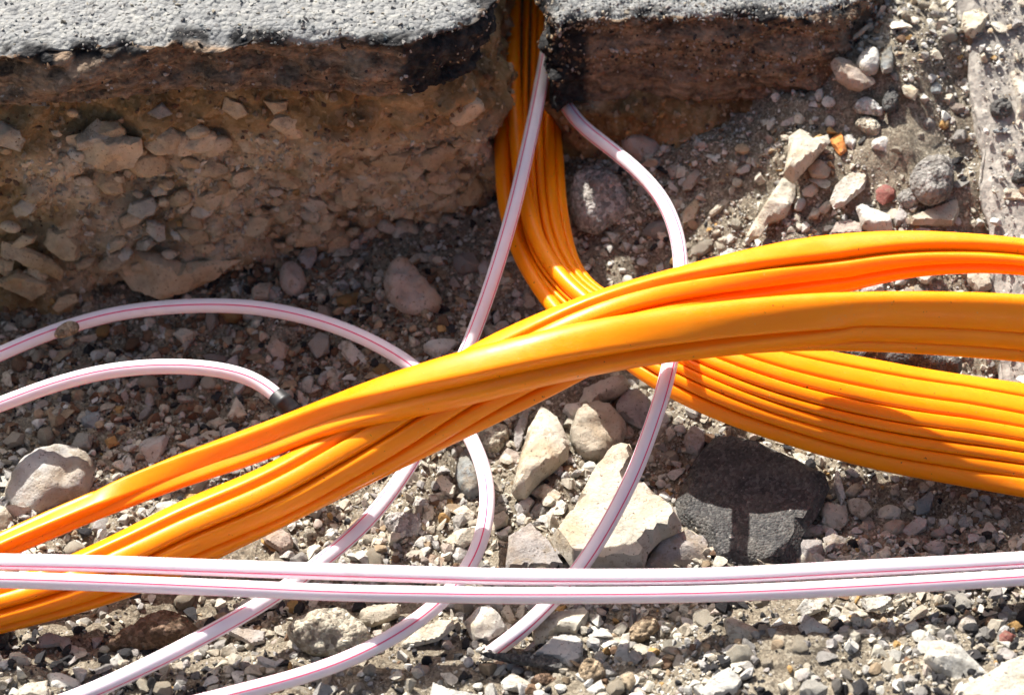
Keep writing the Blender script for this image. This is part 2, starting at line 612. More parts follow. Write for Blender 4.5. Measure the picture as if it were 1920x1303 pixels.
LZ = 0.248                                       # top of the left slab
LB = LZ - 0.050
left_rows = [(-260, 152, -260, 585), (-60, 155, -60, 590), (120, 155, 120, 588), (250, 150, 250, 550), (400, 142, 400, 525), (520, 138, 520, 490),
             (660, 136, 660, 470), (800, 128, 800, 455), (880, 120, 893, 430)]
cr = at(893, 430, 0.02)
left_rows += [('w', at(905, 100, LB)[0], at(905, 100, LB)[1] , cr[0] + 0.012, cr[1] + 0.03), ('w', -0.014, 0.30, -0.014, 0.30), ('w', -0.014, 0.45, -0.014, 0.45)]
bank_l, path_l, zr_l = build_bank('earth_bank', left_rows, LB + 0.006, -0.02, 31,
                                  [(-0.165, 0, 0.085, 0.17, 0.06), (-0.31, 0, 0.125, 0.05, 0.025), (-0.26, 0, 0.03, 0.09, 0.035), (-0.06, 0, 0.08, 0.07, 0.06)])
RZ = 0.205
RB = RZ - 0.082
right_rows = [('w', 0.052, 0.45, 0.042, 0.45), ('w', 0.050, 0.30, 0.040, 0.29)]
for r in [(1062, 190, 1075, 250), (1100, 205, 1105, 262), (1200, 212, 1210, 275), (1320, 205, 1330, 262), (1450, 180, 1460, 220), (1560, 120, 1565, 150), (1640, 40, 1640, 60)]:
    t = at(r[0], r[1], RB)
    b = at(r[2], r[3], 0.085)
    right_rows.append(('w', t[0], t[1] + 0.01, b[0], b[1] - 0.002 if r[0] < 1400 else t[1] + 0.004))
bank_r, path_r, zr_r = build_bank('earth_bank', right_rows, RB + 0.008, 0.02, 57, [(0.06, 0, 0.15, 0.018, 0.03)])


# ------------------------------------------------------------------ asphalt slabs
def slab(name, poly, z_top, thick, label, voxel=0.0026, seed=3, edge_from=None, corner=None, relief=1.0):
    bm = bmesh.new()
    lo = [bm.verts.new((p[0], p[1], z_top - thick)) for p in poly]
    hi = [bm.verts.new((p[0], p[1], z_top)) for p in poly]
    n = len(poly)
    bm.faces.new(hi)
    bm.faces.new(lo[::-1])
    for k in range(n):
        bm.faces.new((lo[k], lo[(k + 1) % n], hi[(k + 1) % n], hi[k]))
    bmesh.ops.recalc_face_normals(bm, faces=bm.faces)
    me = bpy.data.meshes.new(name)
    bm.to_mesh(me)
    bm.free()
    o = bpy.data.objects.new(name, me)
    COL.objects.link(o)
    md = o.modifiers.new('r', 'REMESH')
    md.mode = 'VOXEL'
    md.voxel_size = voxel
    dg = bpy.context.evaluated_depsgraph_get()
    ev = o.evaluated_get(dg)
    out = bpy.data.meshes.new_from_object(ev)
    bpy.data.objects.remove(o)
    V = np.empty(len(out.vertices) * 3, np.float32)
    out.vertices.foreach_get('co', V)
    V = V.reshape(-1, 3).astype(float)
    Nn = np.empty(len(out.vertices) * 3, np.float32)
    out.vertices.foreach_get('normal', Nn)
    Nn = Nn.reshape(-1, 3).astype(float)
    top = np.clip((V[:, 2] - (z_top - 0.006)) / 0.005, 0, 1)
    side = np.clip(1 - np.abs(Nn[:, 2]) * 1.2, 0, 1)
    d = 0.0012 * fbm(V, 150, 3, seed)
    d += 0.0016 * (0.5 - cells(V, 190, seed + 4))
    strat = fbm(V * np.array([1, 1, 3.0]), 26, 4, seed + 8)
    d += side * (0.0105 * strat + 0.006 * (0.55 - cells(V, 75, seed + 5)) + 0.006 * fbm(V, 17, 2, seed + 12))
    # the rim: crumbled, rounded
    if edge_from is not None:
        e = edge_from(V)
        rim = np.exp(-np.clip(e, 0, 1) / 0.010) * top
        V[:, 2] -= rim * (0.005 + 0.006 * np.clip(fbm(V, 60, 3, seed + 2) + 0.2, 0, 1))
    V += Nn * d[:, None] * relief
    out.vertices.foreach_set('co', V.astype(np.float32).ravel())
    out.update()
    a = out.attributes.new('worn_top', 'FLOAT', 'POINT')
    worn = np.clip((Nn[:, 2] - 0.35) / 0.3, 0, 1) * np.clip((V[:, 2] - (z_top - 0.016)) / 0.006 + 0.9 * fbm(V, 70, 3, seed + 6), 0, 1)
    a.data.foreach_set('value', worn.astype(np.float32))
    bit = np.zeros(len(V))
    if edge_from is not None:
        lvl = np.clip(1 - np.abs(V[:, 2] - (z_top - 0.007)) / 0.009, 0, 1) * np.exp(-np.clip(e - 0.004, 0, 1) / 0.006)
        bit = np.clip(3.0 * lvl * np.clip(0.55 + 1.5 * fbm(V, 75, 3, seed + 7), 0, 1) - 0.35, 0, 1)
        if corner is not None:
            q = np.clip((V[:, 0] - corner[0]) / 0.004 + 2.0 * fbm(V, 60, 3, seed + 9), 0, 1) * np.clip((corner[1] - V[:, 0]) / 0.004, 0, 1)
            bit = np.maximum(bit, q * np.clip((z_top - 0.004 - V[:, 2]) / 0.004, 0, 1))
    a = out.attributes.new('bitumen', 'FLOAT', 'POINT')
    a.data.foreach_set('value', bit.astype(np.float32))
    out.polygons.foreach_set('use_smooth', np.full(len(out.polygons), True))
    out.materials.clear()
    out.materials.append(ASPH)
    out.name = name
    return link(name, out, label=label, cat='asphalt slab')


def edge_fn(poly_open):
    P = np.array([p[:2] for p in poly_open])

    def f(V):
        best = np.full(len(V), 9.0)
        for a, b in zip(P[:-1], P[1:]):
            ab = b - a
            t = np.clip(((V[:, :2] - a) @ ab) / (ab @ ab), 0, 1)
            best = np.minimum(best, np.linalg.norm(V[:, :2] - (a + t[:, None] * ab), axis=1))
        return best
    return f


BACK = 0.36
le = [at(px, py, LZ) for px, py in [(-330, 92), (-150, 90), (0, 88), (70, 86), (150, 82), (230, 74), (300, 68), (340, 56), (400, 66), (470, 60), (560, 64), (640, 62), (700, 68), (755, 70), (800, 58), (850, 46), (890, 22), (908, -30)]]
lpoly = [(p[0], p[1]) for p in le] + [(-0.018, BACK), (le[0][0], BACK)]
SLABS = [slab('asphalt_slab', lpoly, LZ, 0.050, 'thick grey asphalt slab overhanging the earth bank at the upper left', edge_from=edge_fn(le), seed=3, corner=(-0.082, 0.0))]
re_ = [at(px, py, RZ) for px, py in [(1030, -60), (1030, 20), (1046, 42), (1080, 24), (1150, 22), (1250, 16), (1330, 22), (1420, 14), (1520, 18), (1590, 0), (1640, -40), (1680, -80)]]
rpoly = [(p[0], p[1]) for p in re_] + [(re_[-1][0] + 0.02, BACK), (re_[0][0] + 0.004, BACK)]
SLABS.append(slab('asphalt_slab', rpoly, RZ, 0.082, 'brown broken asphalt slab above the gravel slope right of the slot', edge_from=edge_fn(re_), seed=13, corner=(0.0, 0.058)))

# the road behind the slabs, out of the picture
pv = bmesh.new()
bmesh.ops.create_grid(pv, x_segments=40, y_segments=20, size=1.0)
for v_ in pv.verts:
    v_.co = Vector((v_.co.x * 8.0, BACK + 0.004 + (v_.co.y + 1) * 5.0, LZ - 0.002 + 0.002 * math.sin(v_.co.x * 31)))
pm = bpy.data.meshes.new('road')
pv.to_mesh(pm)
pv.free()
a = pm.attributes.new('worn_top', 'FLOAT', 'POINT')
a.data.foreach_set('value', np.ones(len(pm.vertices), np.float32))
pm.materials.append(ASPH)
link('road', pm, kind='structure')


# ------------------------------------------------------------------ stones
def stone_mesh(name, poly2, form, thick, mat, seed, res=13):
    """a closed stone whose outline is poly2 (2D, metres, in its own plane); +z is its upper side"""
    r = np.random.default_rng(seed)
    P = np.asarray(poly2, float)
    c = P.mean(0)
    P = P - c
    area = 0.5 * abs(np.sum(P[:, 0] * np.roll(P[:, 1], -1) - P[:, 1] * np.roll(P[:, 0], -1)))
    if np.sum(P[:, 0] * np.roll(P[:, 1], -1) - P[:, 1] * np.roll(P[:, 0], -1)) < 0:
        P = P[::-1]
    size = math.sqrt(area)
    h = size / res
    if form in 'rl':                                   # round the outline off
        for _ in range(2):
            Q = np.roll(P, -1, 0)
            P = np.stack([0.75 * P + 0.25 * Q, 0.25 * P + 0.75 * Q], 1).reshape(-1, 2)
    bd = []
    for a_, b_ in zip(P, np.roll(P, -1, 0)):
        n = max(1, int(round(np.linalg.norm(b_ - a_) / h)))
        for k in range(n):
            bd.append(a_ + (b_ - a_) * k / n)
    bd = np.array(bd)
    w = fbm(np.c_[bd, np.zeros(len(bd))], 3.2 / size, 3, seed)
    bd = bd * (1 + (0.045 if form in 'al' else 0.025) * w[:, None])

    def dist(X):
        best = np.full(len(X), 9.0)
        for a_, b_ in zip(bd, np.roll(bd, -1, 0)):
            ab = b_ - a_
            t = np.clip(((X - a_) @ ab) / max(ab @ ab, 1e-12), 0, 1)
            best = np.minimum(best, np.linalg.norm(X - (a_ + t[:, None] * ab), axis=1))
        return best

    def inside(X):
        res_ = np.zeros(len(X), bool)
        for a_, b_ in zip(bd, np.roll(bd, -1, 0)):
            cond = (a_[1] > X[:, 1]) != (b_[1] > X[:, 1])
            xx = (b_[0] - a_[0]) * (X[:, 1] - a_[1]) / (b_[1] - a_[1] + 1e-15) + a_[0]
            res_ ^= cond & (X[:, 0] < xx)
        return res_
    lo, hi = bd.min(0), bd.max(0)
    gx_ = np.arange(lo[0], hi[0], h)
    gy_ = np.arange(lo[1], hi[1], h * 0.87)
    G = np.array([(x + (0.5 * h if j % 2 else 0), y) for j, y in enumerate(gy_) for x in gx_])
    G = G + r.uniform(-0.18, 0.18, G.shape) * h
    G = G[inside(G)]
    dG = dist(G) if len(G) else np.zeros(0)
    G = G[dG > 0.45 * h]
    dG = dG[dG > 0.45 * h]
    allp = np.vstack([bd, G]) if len(G) else bd
    nb = len(bd)
    e = [(k, (k + 1) % nb) for k in range(nb)]
    co, _, fc, ov, _, _ = delaunay_2d_cdt([Vector(p) for p in allp], e, [], 1, 1e-9)
    X = np.array([(p.x, p.y) for p in co])
    orig = [o_[0] if o_ else -1 for o_ in ov]
    isb = np.array([0 <= o_ < nb for o_ in orig])
    d = dist(X)
    d[isb] = 0
    R = max(d.max(), 1e-6)
    T = thick * size
    rho = np.clip(d / R, 0, 1)
    dome = np.sqrt(np.clip(1 - (1 - rho) ** 2, 0, 1))
    if form == 'r':
        top = T * dome ** 0.8
        for k in range(3):
            th = r.uniform(0, 2 * math.pi)
            g = np.array([math.cos(th), math.sin(th)]) * r.uniform(0.4, 0.9) * T / (0.6 * size)
            lim = T * r.uniform(0.8, 0.98) + X @ g
            top = np.where(top > lim, lim + 0.25 * (top - lim), top)
            top = np.maximum(top, 0.2 * T * dome)
        low = T * 0.9 * dome
    elif form == 's':
        top = T * np.clip(rho / 0.16, 0, 1) ** 0.6
        low = T * np.clip(rho / 0.25, 0, 1) ** 0.6
    elif form == 'l':
        top = T * dome ** 0.7
        low = T * dome
    else:
        top = T * np.clip(rho / 0.30, 0, 1) ** 0.75
        low = T * np.clip(rho / 0.35, 0, 1) ** 0.7
    if form in 'as':
        K = 4 if form == 'a' else 2
        amp = 0.85 if form == 'a' else 0.18
        for k in range(K):
            th = r.uniform(0, 2 * math.pi)
            g = np.array([math.cos(th), math.sin(th)]) * r.uniform(0.3, 1.0) * amp * T / (0.55 * size)
            top = np.minimum(top, np.maximum(T * r.uniform(0.72, 1.0) + X @ g, T * 0.15 * np.clip(rho / 0.3, 0, 1)))
    p3 = np.c_[X, np.zeros(len(X))]
    rough = {'r': 0.045, 's': 0.022, 'a': 0.038, 'l': 0.11}[form]
    if form == 'r' and size > 0.026:
        rough = 0.085
    nz = fbm(p3, 4.2 / size, 5, seed + 2, 0.55) * rough * size * np.clip(rho * 4, 0, 1)
    top = top + nz
    if form == 'l':
        top = top + 0.06 * size * (0.5 - cells(p3, 9.0 / size, seed)) * np.clip(rho * 4, 0, 1)
    top[isb] = 0
    low[isb] = 0
    n = len(X)
    V = list(np.c_[X, top])
    map_low = {}
    for k in range(n):
        if isb[k]:
            map_low[k] = k
        else:
            map_low[k] = len(V)
            V.append((X[k, 0], X[k, 1], -low[k] * 0.8))
    F = []
    for f in fc:
        a2 = X[f[1]] - X[f[0]]
        b2 = X[f[2]] - X[f[0]]
        f = list(f) if a2[0] * b2[1] - a2[1] * b2[0] > 0 else list(f)[::-1]
        F.append(f)
        F.append([map_low[k] for k in f][::-1])
    me = mesh_from(name, V, F, mat, True, 38 if form in 'as' else None)
    return me, c, size, T


TILT = {'r': 0.38, 'a': 0.30, 's': 0.16, 'l': 0.32}
THICK = {'r': 0.42, 'a': 0.40, 's': 0.20, 'l': 0.36}
ORIGIN = {'a': (0, 0), 'b': (640, 0), 'c': (1280, 0), 'd': (0, 430), 'e': (640, 430), 'f': (1280, 430), 'g': (0, 863), 'h': (640, 863), 'i': (1280, 863)}
ZOOM = 1895.0 / 640.0


def px_poly(reg, s):
    q = [tuple(float(t) for t in w_.split(',')) for w_ in s.split()]
    if reg == 'P':
        return q
    ox, oy = ORIGIN[reg]
    return [(ox + x / ZOOM, oy + y / ZOOM) for x, y in q]


def plane_poly(q, P0, n):
    """the outline carried along its rays onto the plane through P0 with normal n, in plane coordinates"""
    n = n / np.linalg.norm(n)
    e1 = np.cross(np.array([0.0, 1.0, 0.0]), n)
    e1 /= np.linalg.norm(e1)
    e2 = np.cross(n, e1)
    out = []
    for px, py in q:
        d = ray(px, py)
        t = np.dot(P0 - CAM, n) / np.dot(d, n)
        X = CAM + d * t - P0
        out.append((X @ e1, X @ e2))
    M = Matrix(((e1[0], e2[0], n[0], 0), (e1[1], e2[1], n[1], 0), (e1[2], e2[2], n[2], 0), (0, 0, 0, 1)))
    return out, M, e1, e2, n


STONE_PX = []                                         # (px, py, radius) of stones already laid out


def place_stone(name, q, form, mat, seed, label=None, cat=None, parent=None, n=None, P0=None, thick=None, lift=None, group=None):
    cx, cy = np.mean(q, axis=0)
    rad = max(math.hypot(x - cx, y - cy) for x, y in q)
    th = thick or THICK[form]
    if P0 is None:
        P0 = ground_hit(cx, cy)
        P0 = P0 + np.array([0, 0, 0.00017 * rad if lift is None else lift])
    if n is None:
        t = TILT[form]
        rr = np.random.default_rng(seed)
        n = (1 - t) * np.array([0, 0, 1.0]) - t * FWD + np.array([rr.uniform(-.12, .12), 0, 0])
    pp, M, e1, e2, nn = plane_poly(q, np.asarray(P0, float), np.asarray(n, float))
    me, c, size, T = stone_mesh(name, pp, form, th, mat, seed, 8 if rad < 24 else 13)
    o = link(name, me, parent, label, cat, group)
    W = P0 + e1 * c[0] + e2 * c[1]
    M.translation = Vector(W)
    o.matrix_world = M
    if parent is None:
        STONE_PX.append((cx, cy, rad * 0.8))
    return o


# ------------------------------------------------------------------ worn concrete edging at the right
def kerb_mat():
    m, nt, b = new_mat('worn_concrete')
    v = obj_coords(nt, False)
    base = ramp(nt, noise_tex(nt, v, 35, 8, 0.65), [(0.3, (0.19, 0.172, 0.15)), (0.5, (0.27, 0.245, 0.21)), (0.72, (0.34, 0.31, 0.27))])
    g = ramp(nt, vor_tex(nt, v, 330, 'Color'), [(0.1, (0.08, 0.075, 0.075)), (0.5, (0.27, 0.24, 0.21)), (0.95, (0.55, 0.51, 0.44))])
    col = mix(nt, 0.5, base, g)
    nt.links.new(col, b.inputs['Base Color'])
    b.inputs['Roughness'].default_value = 0.92
    n1 = bump(nt, b, noise_tex(nt, v, 260, 6, 0.65), 0.5, 0.003)
    return m


K0, K1 = at(1816, 70, 0.165), at(1856, 450, 0.092)
KS = (K0[2] - K1[2]) / (K0[1] - K1[1])


def kerb_x(y):
    return K1[0] + (np.asarray(y) - K1[1]) * (K0[0] - K1[0]) / (K0[1] - K1[1])


def kerb_z(y):
    return K1[2] + (np.asarray(y) - K1[1]) * KS


def kerb_hit(px, py):
    d = ray(px, py)
    for t in np.linspace(1.3, 2.3, 1001):
        X = CAM + d * t
        if X[2] <= kerb_z(X[1]):
            return X
    return X


ys = np.linspace(-0.12, 0.26, 16)
kl = [(float(kerb_x(y)) + 0.003 * math.sin(y * 90) + 0.002 * math.sin(y * 230), float(y)) for y in ys]
kpoly = [(x, y) for x, y in kl] + [(0.62, 0.26), (0.62, -0.12)]
kerb = slab('concrete_edging', kpoly, 0.0, 0.07, 'worn grey concrete edging strip running under the ducts along the right edge', seed=23, edge_from=edge_fn(kl), voxel=0.003, relief=0.4)
kerb['category'] = 'concrete edging'
kv = np.empty(len(kerb.data.vertices) * 3, np.float32)
kerb.data.vertices.foreach_get('co', kv)
kv = kv.reshape(-1, 3)
kv[:, 2] += kerb_z(kv[:, 1])
kerb.data.vertices.foreach_set('co', kv.ravel())
kerb.data.update()
kerb.data.materials.clear()
kerb.data.materials.append(kerb_mat())

# ------------------------------------------------------------------ stones one can pick out in the photo
# (enlarged-view key, colour, form r/a/s/l, label, outline)
STONES = [
 ('c', 'pink', 'a', 'pinkish white boulder with a smooth white pebble resting on it below the right slab', '815,350 870,320 940,345 975,400 1060,430 1070,460 1000,495 930,485 850,430'),
 ('c', 'white', 'r', 'smooth white egg-shaped pebble leaning on a pinkish boulder on the gravel slope', '960,350 990,290 1035,268 1085,290 1095,370 1080,415 1010,420 965,385'),
 ('c', 'slate', 'a', 'grey pointed wedge standing right of the smooth white pebble', '1105,310 1160,250 1172,330 1165,390 1110,410 1095,370'),
 ('c', 'cream', 'a', 'upper half of the long yellowish limestone bar on the gravel slope', '590,760 650,715 710,745 720,770 800,750 815,790 740,880 630,1003 550,980 580,870'),
 ('c', 'cream', 'a', 'lower half of the long yellowish limestone bar, ending above the orange ducts', '550,992 630,1008 630,1080 575,1200 480,1230 430,1310 355,1310 420,1190 490,1080'),
 ('c', 'brick', 'a', 'small bright orange brick chip with pale rim on the gravel slope', '815,775 880,735 915,840 875,865 850,840'),
 ('c', 'white', 'a', 'white chip touching the right side of the orange brick chip', '895,760 940,745 970,790 945,835 905,800'),
 ('c', 'dark', 'l', 'tiny black asphalt crumb between two white chips beside the brick chip', '965,790 1010,755 1032,775 985,818'),
 ('c', 'white', 'a', 'white chip right of the black crumb near the brick chip', '1045,790 1100,745 1165,800 1130,845 1050,820'),
 ('c', 'beige', 'a', 'beige pointed stone between the limestone bar and the crackled white slab', '690,935 750,890 830,945 800,990 720,985'),
 ('c', 'white', 's', 'flat white stone with crackled surface low on the gravel slope', '815,1120 850,1030 900,985 970,950 1025,1000 1010,1050 900,1140 840,1160'),
 ('c', 'cream', 'a', 'cream wedge left of the crackled white slab on the slope', '660,1060 740,1010 755,1060 720,1095 665,1085'),
 ('c', 'white', 'r', 'small off-white stone right of the limestone bar foot', '615,1150 650,1095 690,1110 670,1170 625,1175'),
 ('c', 'cream', 'a', 'cream chip just below the crackled white slab', '692,1215 725,1150 768,1170 750,1215'),
 ('c', 'red', 'a', 'reddish brown stone right of the crackled white slab', '1070,1060 1110,1020 1180,1060 1175,1110 1110,1140 1075,1110'),
 ('c', 'white', 'a', 'large white wedge stone just above the upper orange bundle', '960,1150 1000,1130 1050,1170 1160,1215 1165,1280 1060,1290 990,1260'),
 ('c', 'mauve', 'a', 'mauve grey stone right of the large white wedge above the ducts', '1165,1220 1200,1140 1250,1190 1240,1240 1180,1260'),
 ('c', 'grey', 'l', 'large grey lump of crumbling concrete on the slope beside the concrete edging', '1255,980 1300,900 1370,870 1500,900 1515,960 1490,1090 1400,1140 1320,1130 1290,1080 1260,1040'),
 ('c', 'cream', 's', 'small cream flake stuck on the crumbling concrete lump', '1415,900 1480,890 1518,930 1480,965 1425,950'),
 ('c', 'grey', 'l', 'grey rounded clod at the foot of the crumbling concrete lump', '1180,1090 1230,1050 1310,1055 1330,1110 1300,1160 1210,1150'),
 ('c', 'beige', 's', 'flat beige slab below the crumbling concrete lump above the ducts', '1255,1210 1400,1160 1520,1110 1535,1190 1500,1250 1270,1245'),
 ('c', 'pink', 's', 'low pinkish slab peeping over the upper orange bundle', '810,1310 850,1240 930,1225 990,1250 1000,1310'),
 ('c', 'cream', 'a', 'pale yellowish boulder at the upper end of the concrete edging', '1545,150 1560,70 1690,40 1710,90 1660,190 1610,215 1570,190'),
 ('c', 'white', 'r', 'small white pebble at the top edge of the gravel slope', '1455,35 1500,5 1508,50 1470,68'),
 ('c', 'cream', 'a', 'yellowish stone right of the porous dark grey clod', '1215,490 1250,455 1310,510 1290,560 1230,530'),
 ('c', 'dark', 'l', 'porous dark grey clod in the middle of the gravel slope', '1115,530 1160,485 1200,530 1195,600 1140,640 1100,590'),
 ('c', 'pale_grey', 'l', 'knobbly pale grey lump left of the porous dark clod', '940,590 1000,545 1060,560 1130,620 1100,645 1030,635 960,630'),
 ('c', 'beige', 'l', 'beige mottled lump under the knobbly pale grey one', '950,690 1000,650 1100,680 1100,740 1060,760 980,720'),
 ('c', 'pale_grey', 'r', 'pale grey round pebble above the orange brick chip', '785,660 820,640 855,680 840,710 790,705'),
 ('c', 'white', 'r', 'off-white stone with a shaded hollow at the left of the slope', '725,530 750,495 785,510 780,560 735,568'),
 ('c', 'ochre', 'r', 'ochre pebble beside the dark gap along the concrete edging', '1420,690 1450,655 1490,690 1460,725 1425,715'),
 ('c', 'pale_grey', 'r', 'pale pebble right of the ochre pebble by the dark gap', '1470,670 1500,645 1522,670 1505,700 1478,695'),
 ('c', 'slate', 'a', 'greenish grey slate piece upper right on the slope', '1350,490 1390,445 1440,480 1430,520 1370,520'),
 ('c', 'beige', 'a', 'narrow beige splinter against the right end of the right slab', '945,200 1040,125 1060,132 1000,190 950,220'),
 ('c', 'cream', 'a', 'pale pointed stone at the left foot of the slope near the white tube', '0,1180 80,1090 110,1130 60,1230 0,1240'),
 ('c', 'mauve', 'a', 'mauve stone in shade at the foot of the slope left of the pale pointed stone', '0,1010 60,950 110,900 100,980 50,1050 0,1060'),
 ('c', 'beige', 'a', 'long beige splinter low on the left of the slope', '140,1190 230,1105 262,1115 205,1180 150,1208'),
 ('b', 'pink', 'a', 'pinkish stone in half shade behind the curving white tube', '1545,760 1600,725 1730,770 1810,880 1760,960 1680,910 1560,830'),
 ('b', 'pink', 'a', 'small pink stone to the right of the white tube bend', '1805,930 1860,905 1905,930 1890,985 1830,1000'),
 ('b', 'mauve', 'l', 'large rough grey-brown clod right of the orange ducts at the slot mouth', '1260,1030 1340,940 1430,930 1530,980 1610,1100 1590,1190 1480,1260 1420,1310 1270,1250'),
 ('e', 'pink', 'r', 'large smooth pinkish brown boulder in the shade in front of the left bank', '230,260 280,185 350,170 410,210 450,280 560,370 560,440 480,475 340,470 260,400 240,340'),
 ('e', 'white', 'a', 'pale wedge stone just behind the orange ducts left of the straight white tube', '455,645 500,620 610,610 660,625 600,690 530,720 460,680'),
 ('e', 'white', 'a', 'white stone under the end of the shaded white loop', '0,620 70,640 145,720 130,745 60,755 0,690'),
 ('e', 'pale_grey', 'r', 'speckled pale stone between straight white tube and orange crossing', '830,570 870,510 930,510 940,550 840,590'),
 ('e', 'mauve', 'l', 'knobbly mauve stone left of where ducts leave the slot', '940,400 1000,375 1040,410 1000,435 950,430'),
 ('e', 'white', 'a', 'small white chip touching the straight white tube', '840,480 870,445 885,500 850,530'),
 ('e', 'mauve', 'a', 'shaded mauve stone left of the straight white tube', '755,200 790,165 830,190 830,270 770,270'),
 ('e', 'pink', 'a', 'small shaded pink stone at the foot of the left bank behind the boulder', '30,190 70,160 125,170 120,215 50,218'),
 ('P', 'cream', 'a', 'tall pale angular block below the orange crossing left of a round boulder', '955,930 975,860 990,800 1015,765 1045,780 1070,830 1065,860 1020,900 985,935'),
 ('P', 'beige', 'r', 'round beige boulder with gritty surface below the orange crossing', '1063,815 1085,765 1130,750 1170,780 1178,815 1150,855 1110,868 1078,850'),
 ('e', 'cream', 'a', 'broad cream stone behind the round beige boulder under the crossing', '1320,950 1350,880 1500,830 1580,825 1610,870 1530,930 1440,950 1390,985 1330,985'),
 ('e', 'mauve', 'a', 'mauve grey block between the round boulder and the white tube', '1525,970 1580,890 1640,880 1725,960 1710,1050 1670,1110 1590,1070 1530,1030'),
 ('e', 'white', 'a', 'white triangular chip above the left shoulder of the round boulder', '1240,970 1330,960 1340,1000 1280,1060 1230,1010'),
 ('e', 'mauve', 'a', 'thin upright grey stone left of the tall pale block', '960,1200 960,1110 1010,1010 1040,1010 1030,1100 1000,1200 975,1230'),
 ('e', 'beige', 'l', 'broad dull beige clod under the orange ducts left of the thin grey stone', '750,1130 840,1080 930,1090 935,1160 880,1240 800,1250 760,1200'),
 ('P', 'slate', 'r', 'smooth grey oval stone behind the descending white loop', '853,905 856,860 880,830 900,850 915,880 905,930 875,942'),
 ('e', 'pink', 'a', 'small brown-pink stone left of the tall pale block foot', '870,1280 920,1215 990,1240 990,1310 880,1310'),
 ('h', 'cream', 's', 'large flat cream slab of limestone behind the right white tube', '1160,440 1290,270 1420,20 1510,-70 1600,-95 1640,0 1600,130 1700,160 1830,250 1880,330 1890,390 1780,440 1700,520 1680,606 1290,606 1190,480'),
 ('h', 'mauve', 's', 'flat grey triangular slab left of the large cream slab', '905,606 930,420 1050,355 1120,420 1200,520 1255,606'),
 ('h', 'mauve', 'l', 'brown-grey gritty stone among the pebbles above the white pair', '235,350 260,300 370,285 450,330 465,380 420,440 330,455 280,420'),
 ('h', 'cream', 's', 'flat cream flake left of the smooth grey oval stone', '510,110 560,80 640,150 620,205 560,180'),
 ('h', 'white', 'a', 'white chip below the cream flake by the loop', '615,280 680,245 745,300 735,350 660,320'),
 ('h', 'cream', 'a', 'cream stone below the foot of the tall pale block', '1045,180 1090,140 1160,150 1230,190 1215,240 1120,230'),
 ('h', 'pale_grey', 'a', 'pale grey stone right of the loop bend below the tall block', '960,250 1040,200 1080,230 1040,290 980,305'),
 ('h', 'grey', 'a', 'dark grey stone between pale pebbles left of the cream slab', '1045,290 1080,240 1150,240 1145,290 1080,330'),
 ('h', 'white', 'a', 'white chip touching the left edge of the cream slab', '1155,230 1210,210 1260,250 1240,295 1170,285'),
 ('h', 'cream', 'r', 'cream oval pebble just left of the cream slab', '1135,310 1190,290 1240,320 1190,375 1140,345'),
 ('h', 'pale_grey', 'a', 'pale splinter above the flat grey triangular slab', '1085,370 1110,315 1140,360 1120,390'),
 ('h', 'cream', 'a', 'broad cream stone left of the loop above the white pair', '560,450 640,390 740,370 760,430 680,490 600,480'),
 ('h', 'beige', 'a', 'beige stone just right of the loop above the white pair', '835,310 900,280 930,310 920,360 840,390'),
 ('h', 'white', 'a', 'thin white chip above the grey triangular slab, right of the loop', '850,400 920,390 930,420 890,435'),
 ('h', 'ochre', 'r', 'ochre brown pebble right of the tall pale block foot', '1215,50 1270,20 1330,50 1310,90 1240,95'),
 ('h', 'pink', 'a', 'brown-pink stone in shade just above the white pair', '440,540 490,520 575,540 560,585 460,590'),
 ('h', 'pale_grey', 'a', 'pale grey stone in the pebbles above the gritty brown stone', '370,270 430,200 480,215 470,280 420,300'),
 ('h', 'grey', 'r', 'round grey pebble right of the pale grey stone in the pebbles', '490,220 520,185 565,205 555,255 505,265'),
 ('h', 'white', 'a', 'pale stone left above the gritty brown stone', '255,270 340,225 370,250 350,295 280,300'),
 ('P', 'mauve', 'a', 'grey stone with brown crust between cream slab and black asphalt chunk', '1210,1064 1222,1030 1245,1008 1290,995 1328,1010 1338,1064'),
 ('h', 'beige', 'a', 'long beige block directly below the white pair, left of centre', '85,870 110,830 180,800 330,800 320,870 170,925 110,910'),
 ('P', 'beige', 'l', 'big speckled beige rock below the white pair left of centre', '528,1185 560,1155 640,1140 680,1165 705,1200 675,1225 600,1232 565,1220'),
 ('h', 'white', 'a', 'white faceted stone below the pair beside the right white tube end', '680,900 760,810 830,805 880,860 930,940 820,1000 730,1010'),
 ('h', 'cream', 'a', 'small cream stone between faceted white stone and white tube end', '880,840 930,800 975,890 930,920'),
 ('h', 'cream', 's', 'long flat cream stone beneath the sweeping lower white tube', '330,1020 420,940 540,890 620,880 630,930 540,1000 420,1030 350,1040'),
 ('h', 'cream', 'a', 'broad cream stone right of the white tube end below the pair', '1050,940 1130,860 1210,840 1350,810 1375,850 1350,930 1310,980 1200,960 1120,1020 1070,1030'),
 ('h', 'white', 's', 'smooth pale stone below the broad cream stone at lower centre', '1055,1080 1180,980 1290,970 1345,1010 1340,1080 1280,1180 1210,1110'),
 ('h', 'dark', 's', 'long black asphalt sliver at the buried end of the white tube', '760,1065 850,1070 1080,1080 1200,1100 1250,1150 1230,1180 1100,1150 920,1120 800,1090'),
 ('h', 'pink', 'r', 'round pink pebble under the long black asphalt sliver', '830,1130 870,1100 920,1120 930,1165 880,1185 835,1160'),
 ('h', 'white', 'a', 'white block right of the smooth pale stone at lower centre', '1360,1010 1420,930 1490,940 1500,990 1450,1040 1400,1030'),
 ('h', 'white', 'a', 'upright white stone right of the white block at lower centre', '1510,1100 1560,960 1600,950 1600,1080 1620,1140 1520,1150'),
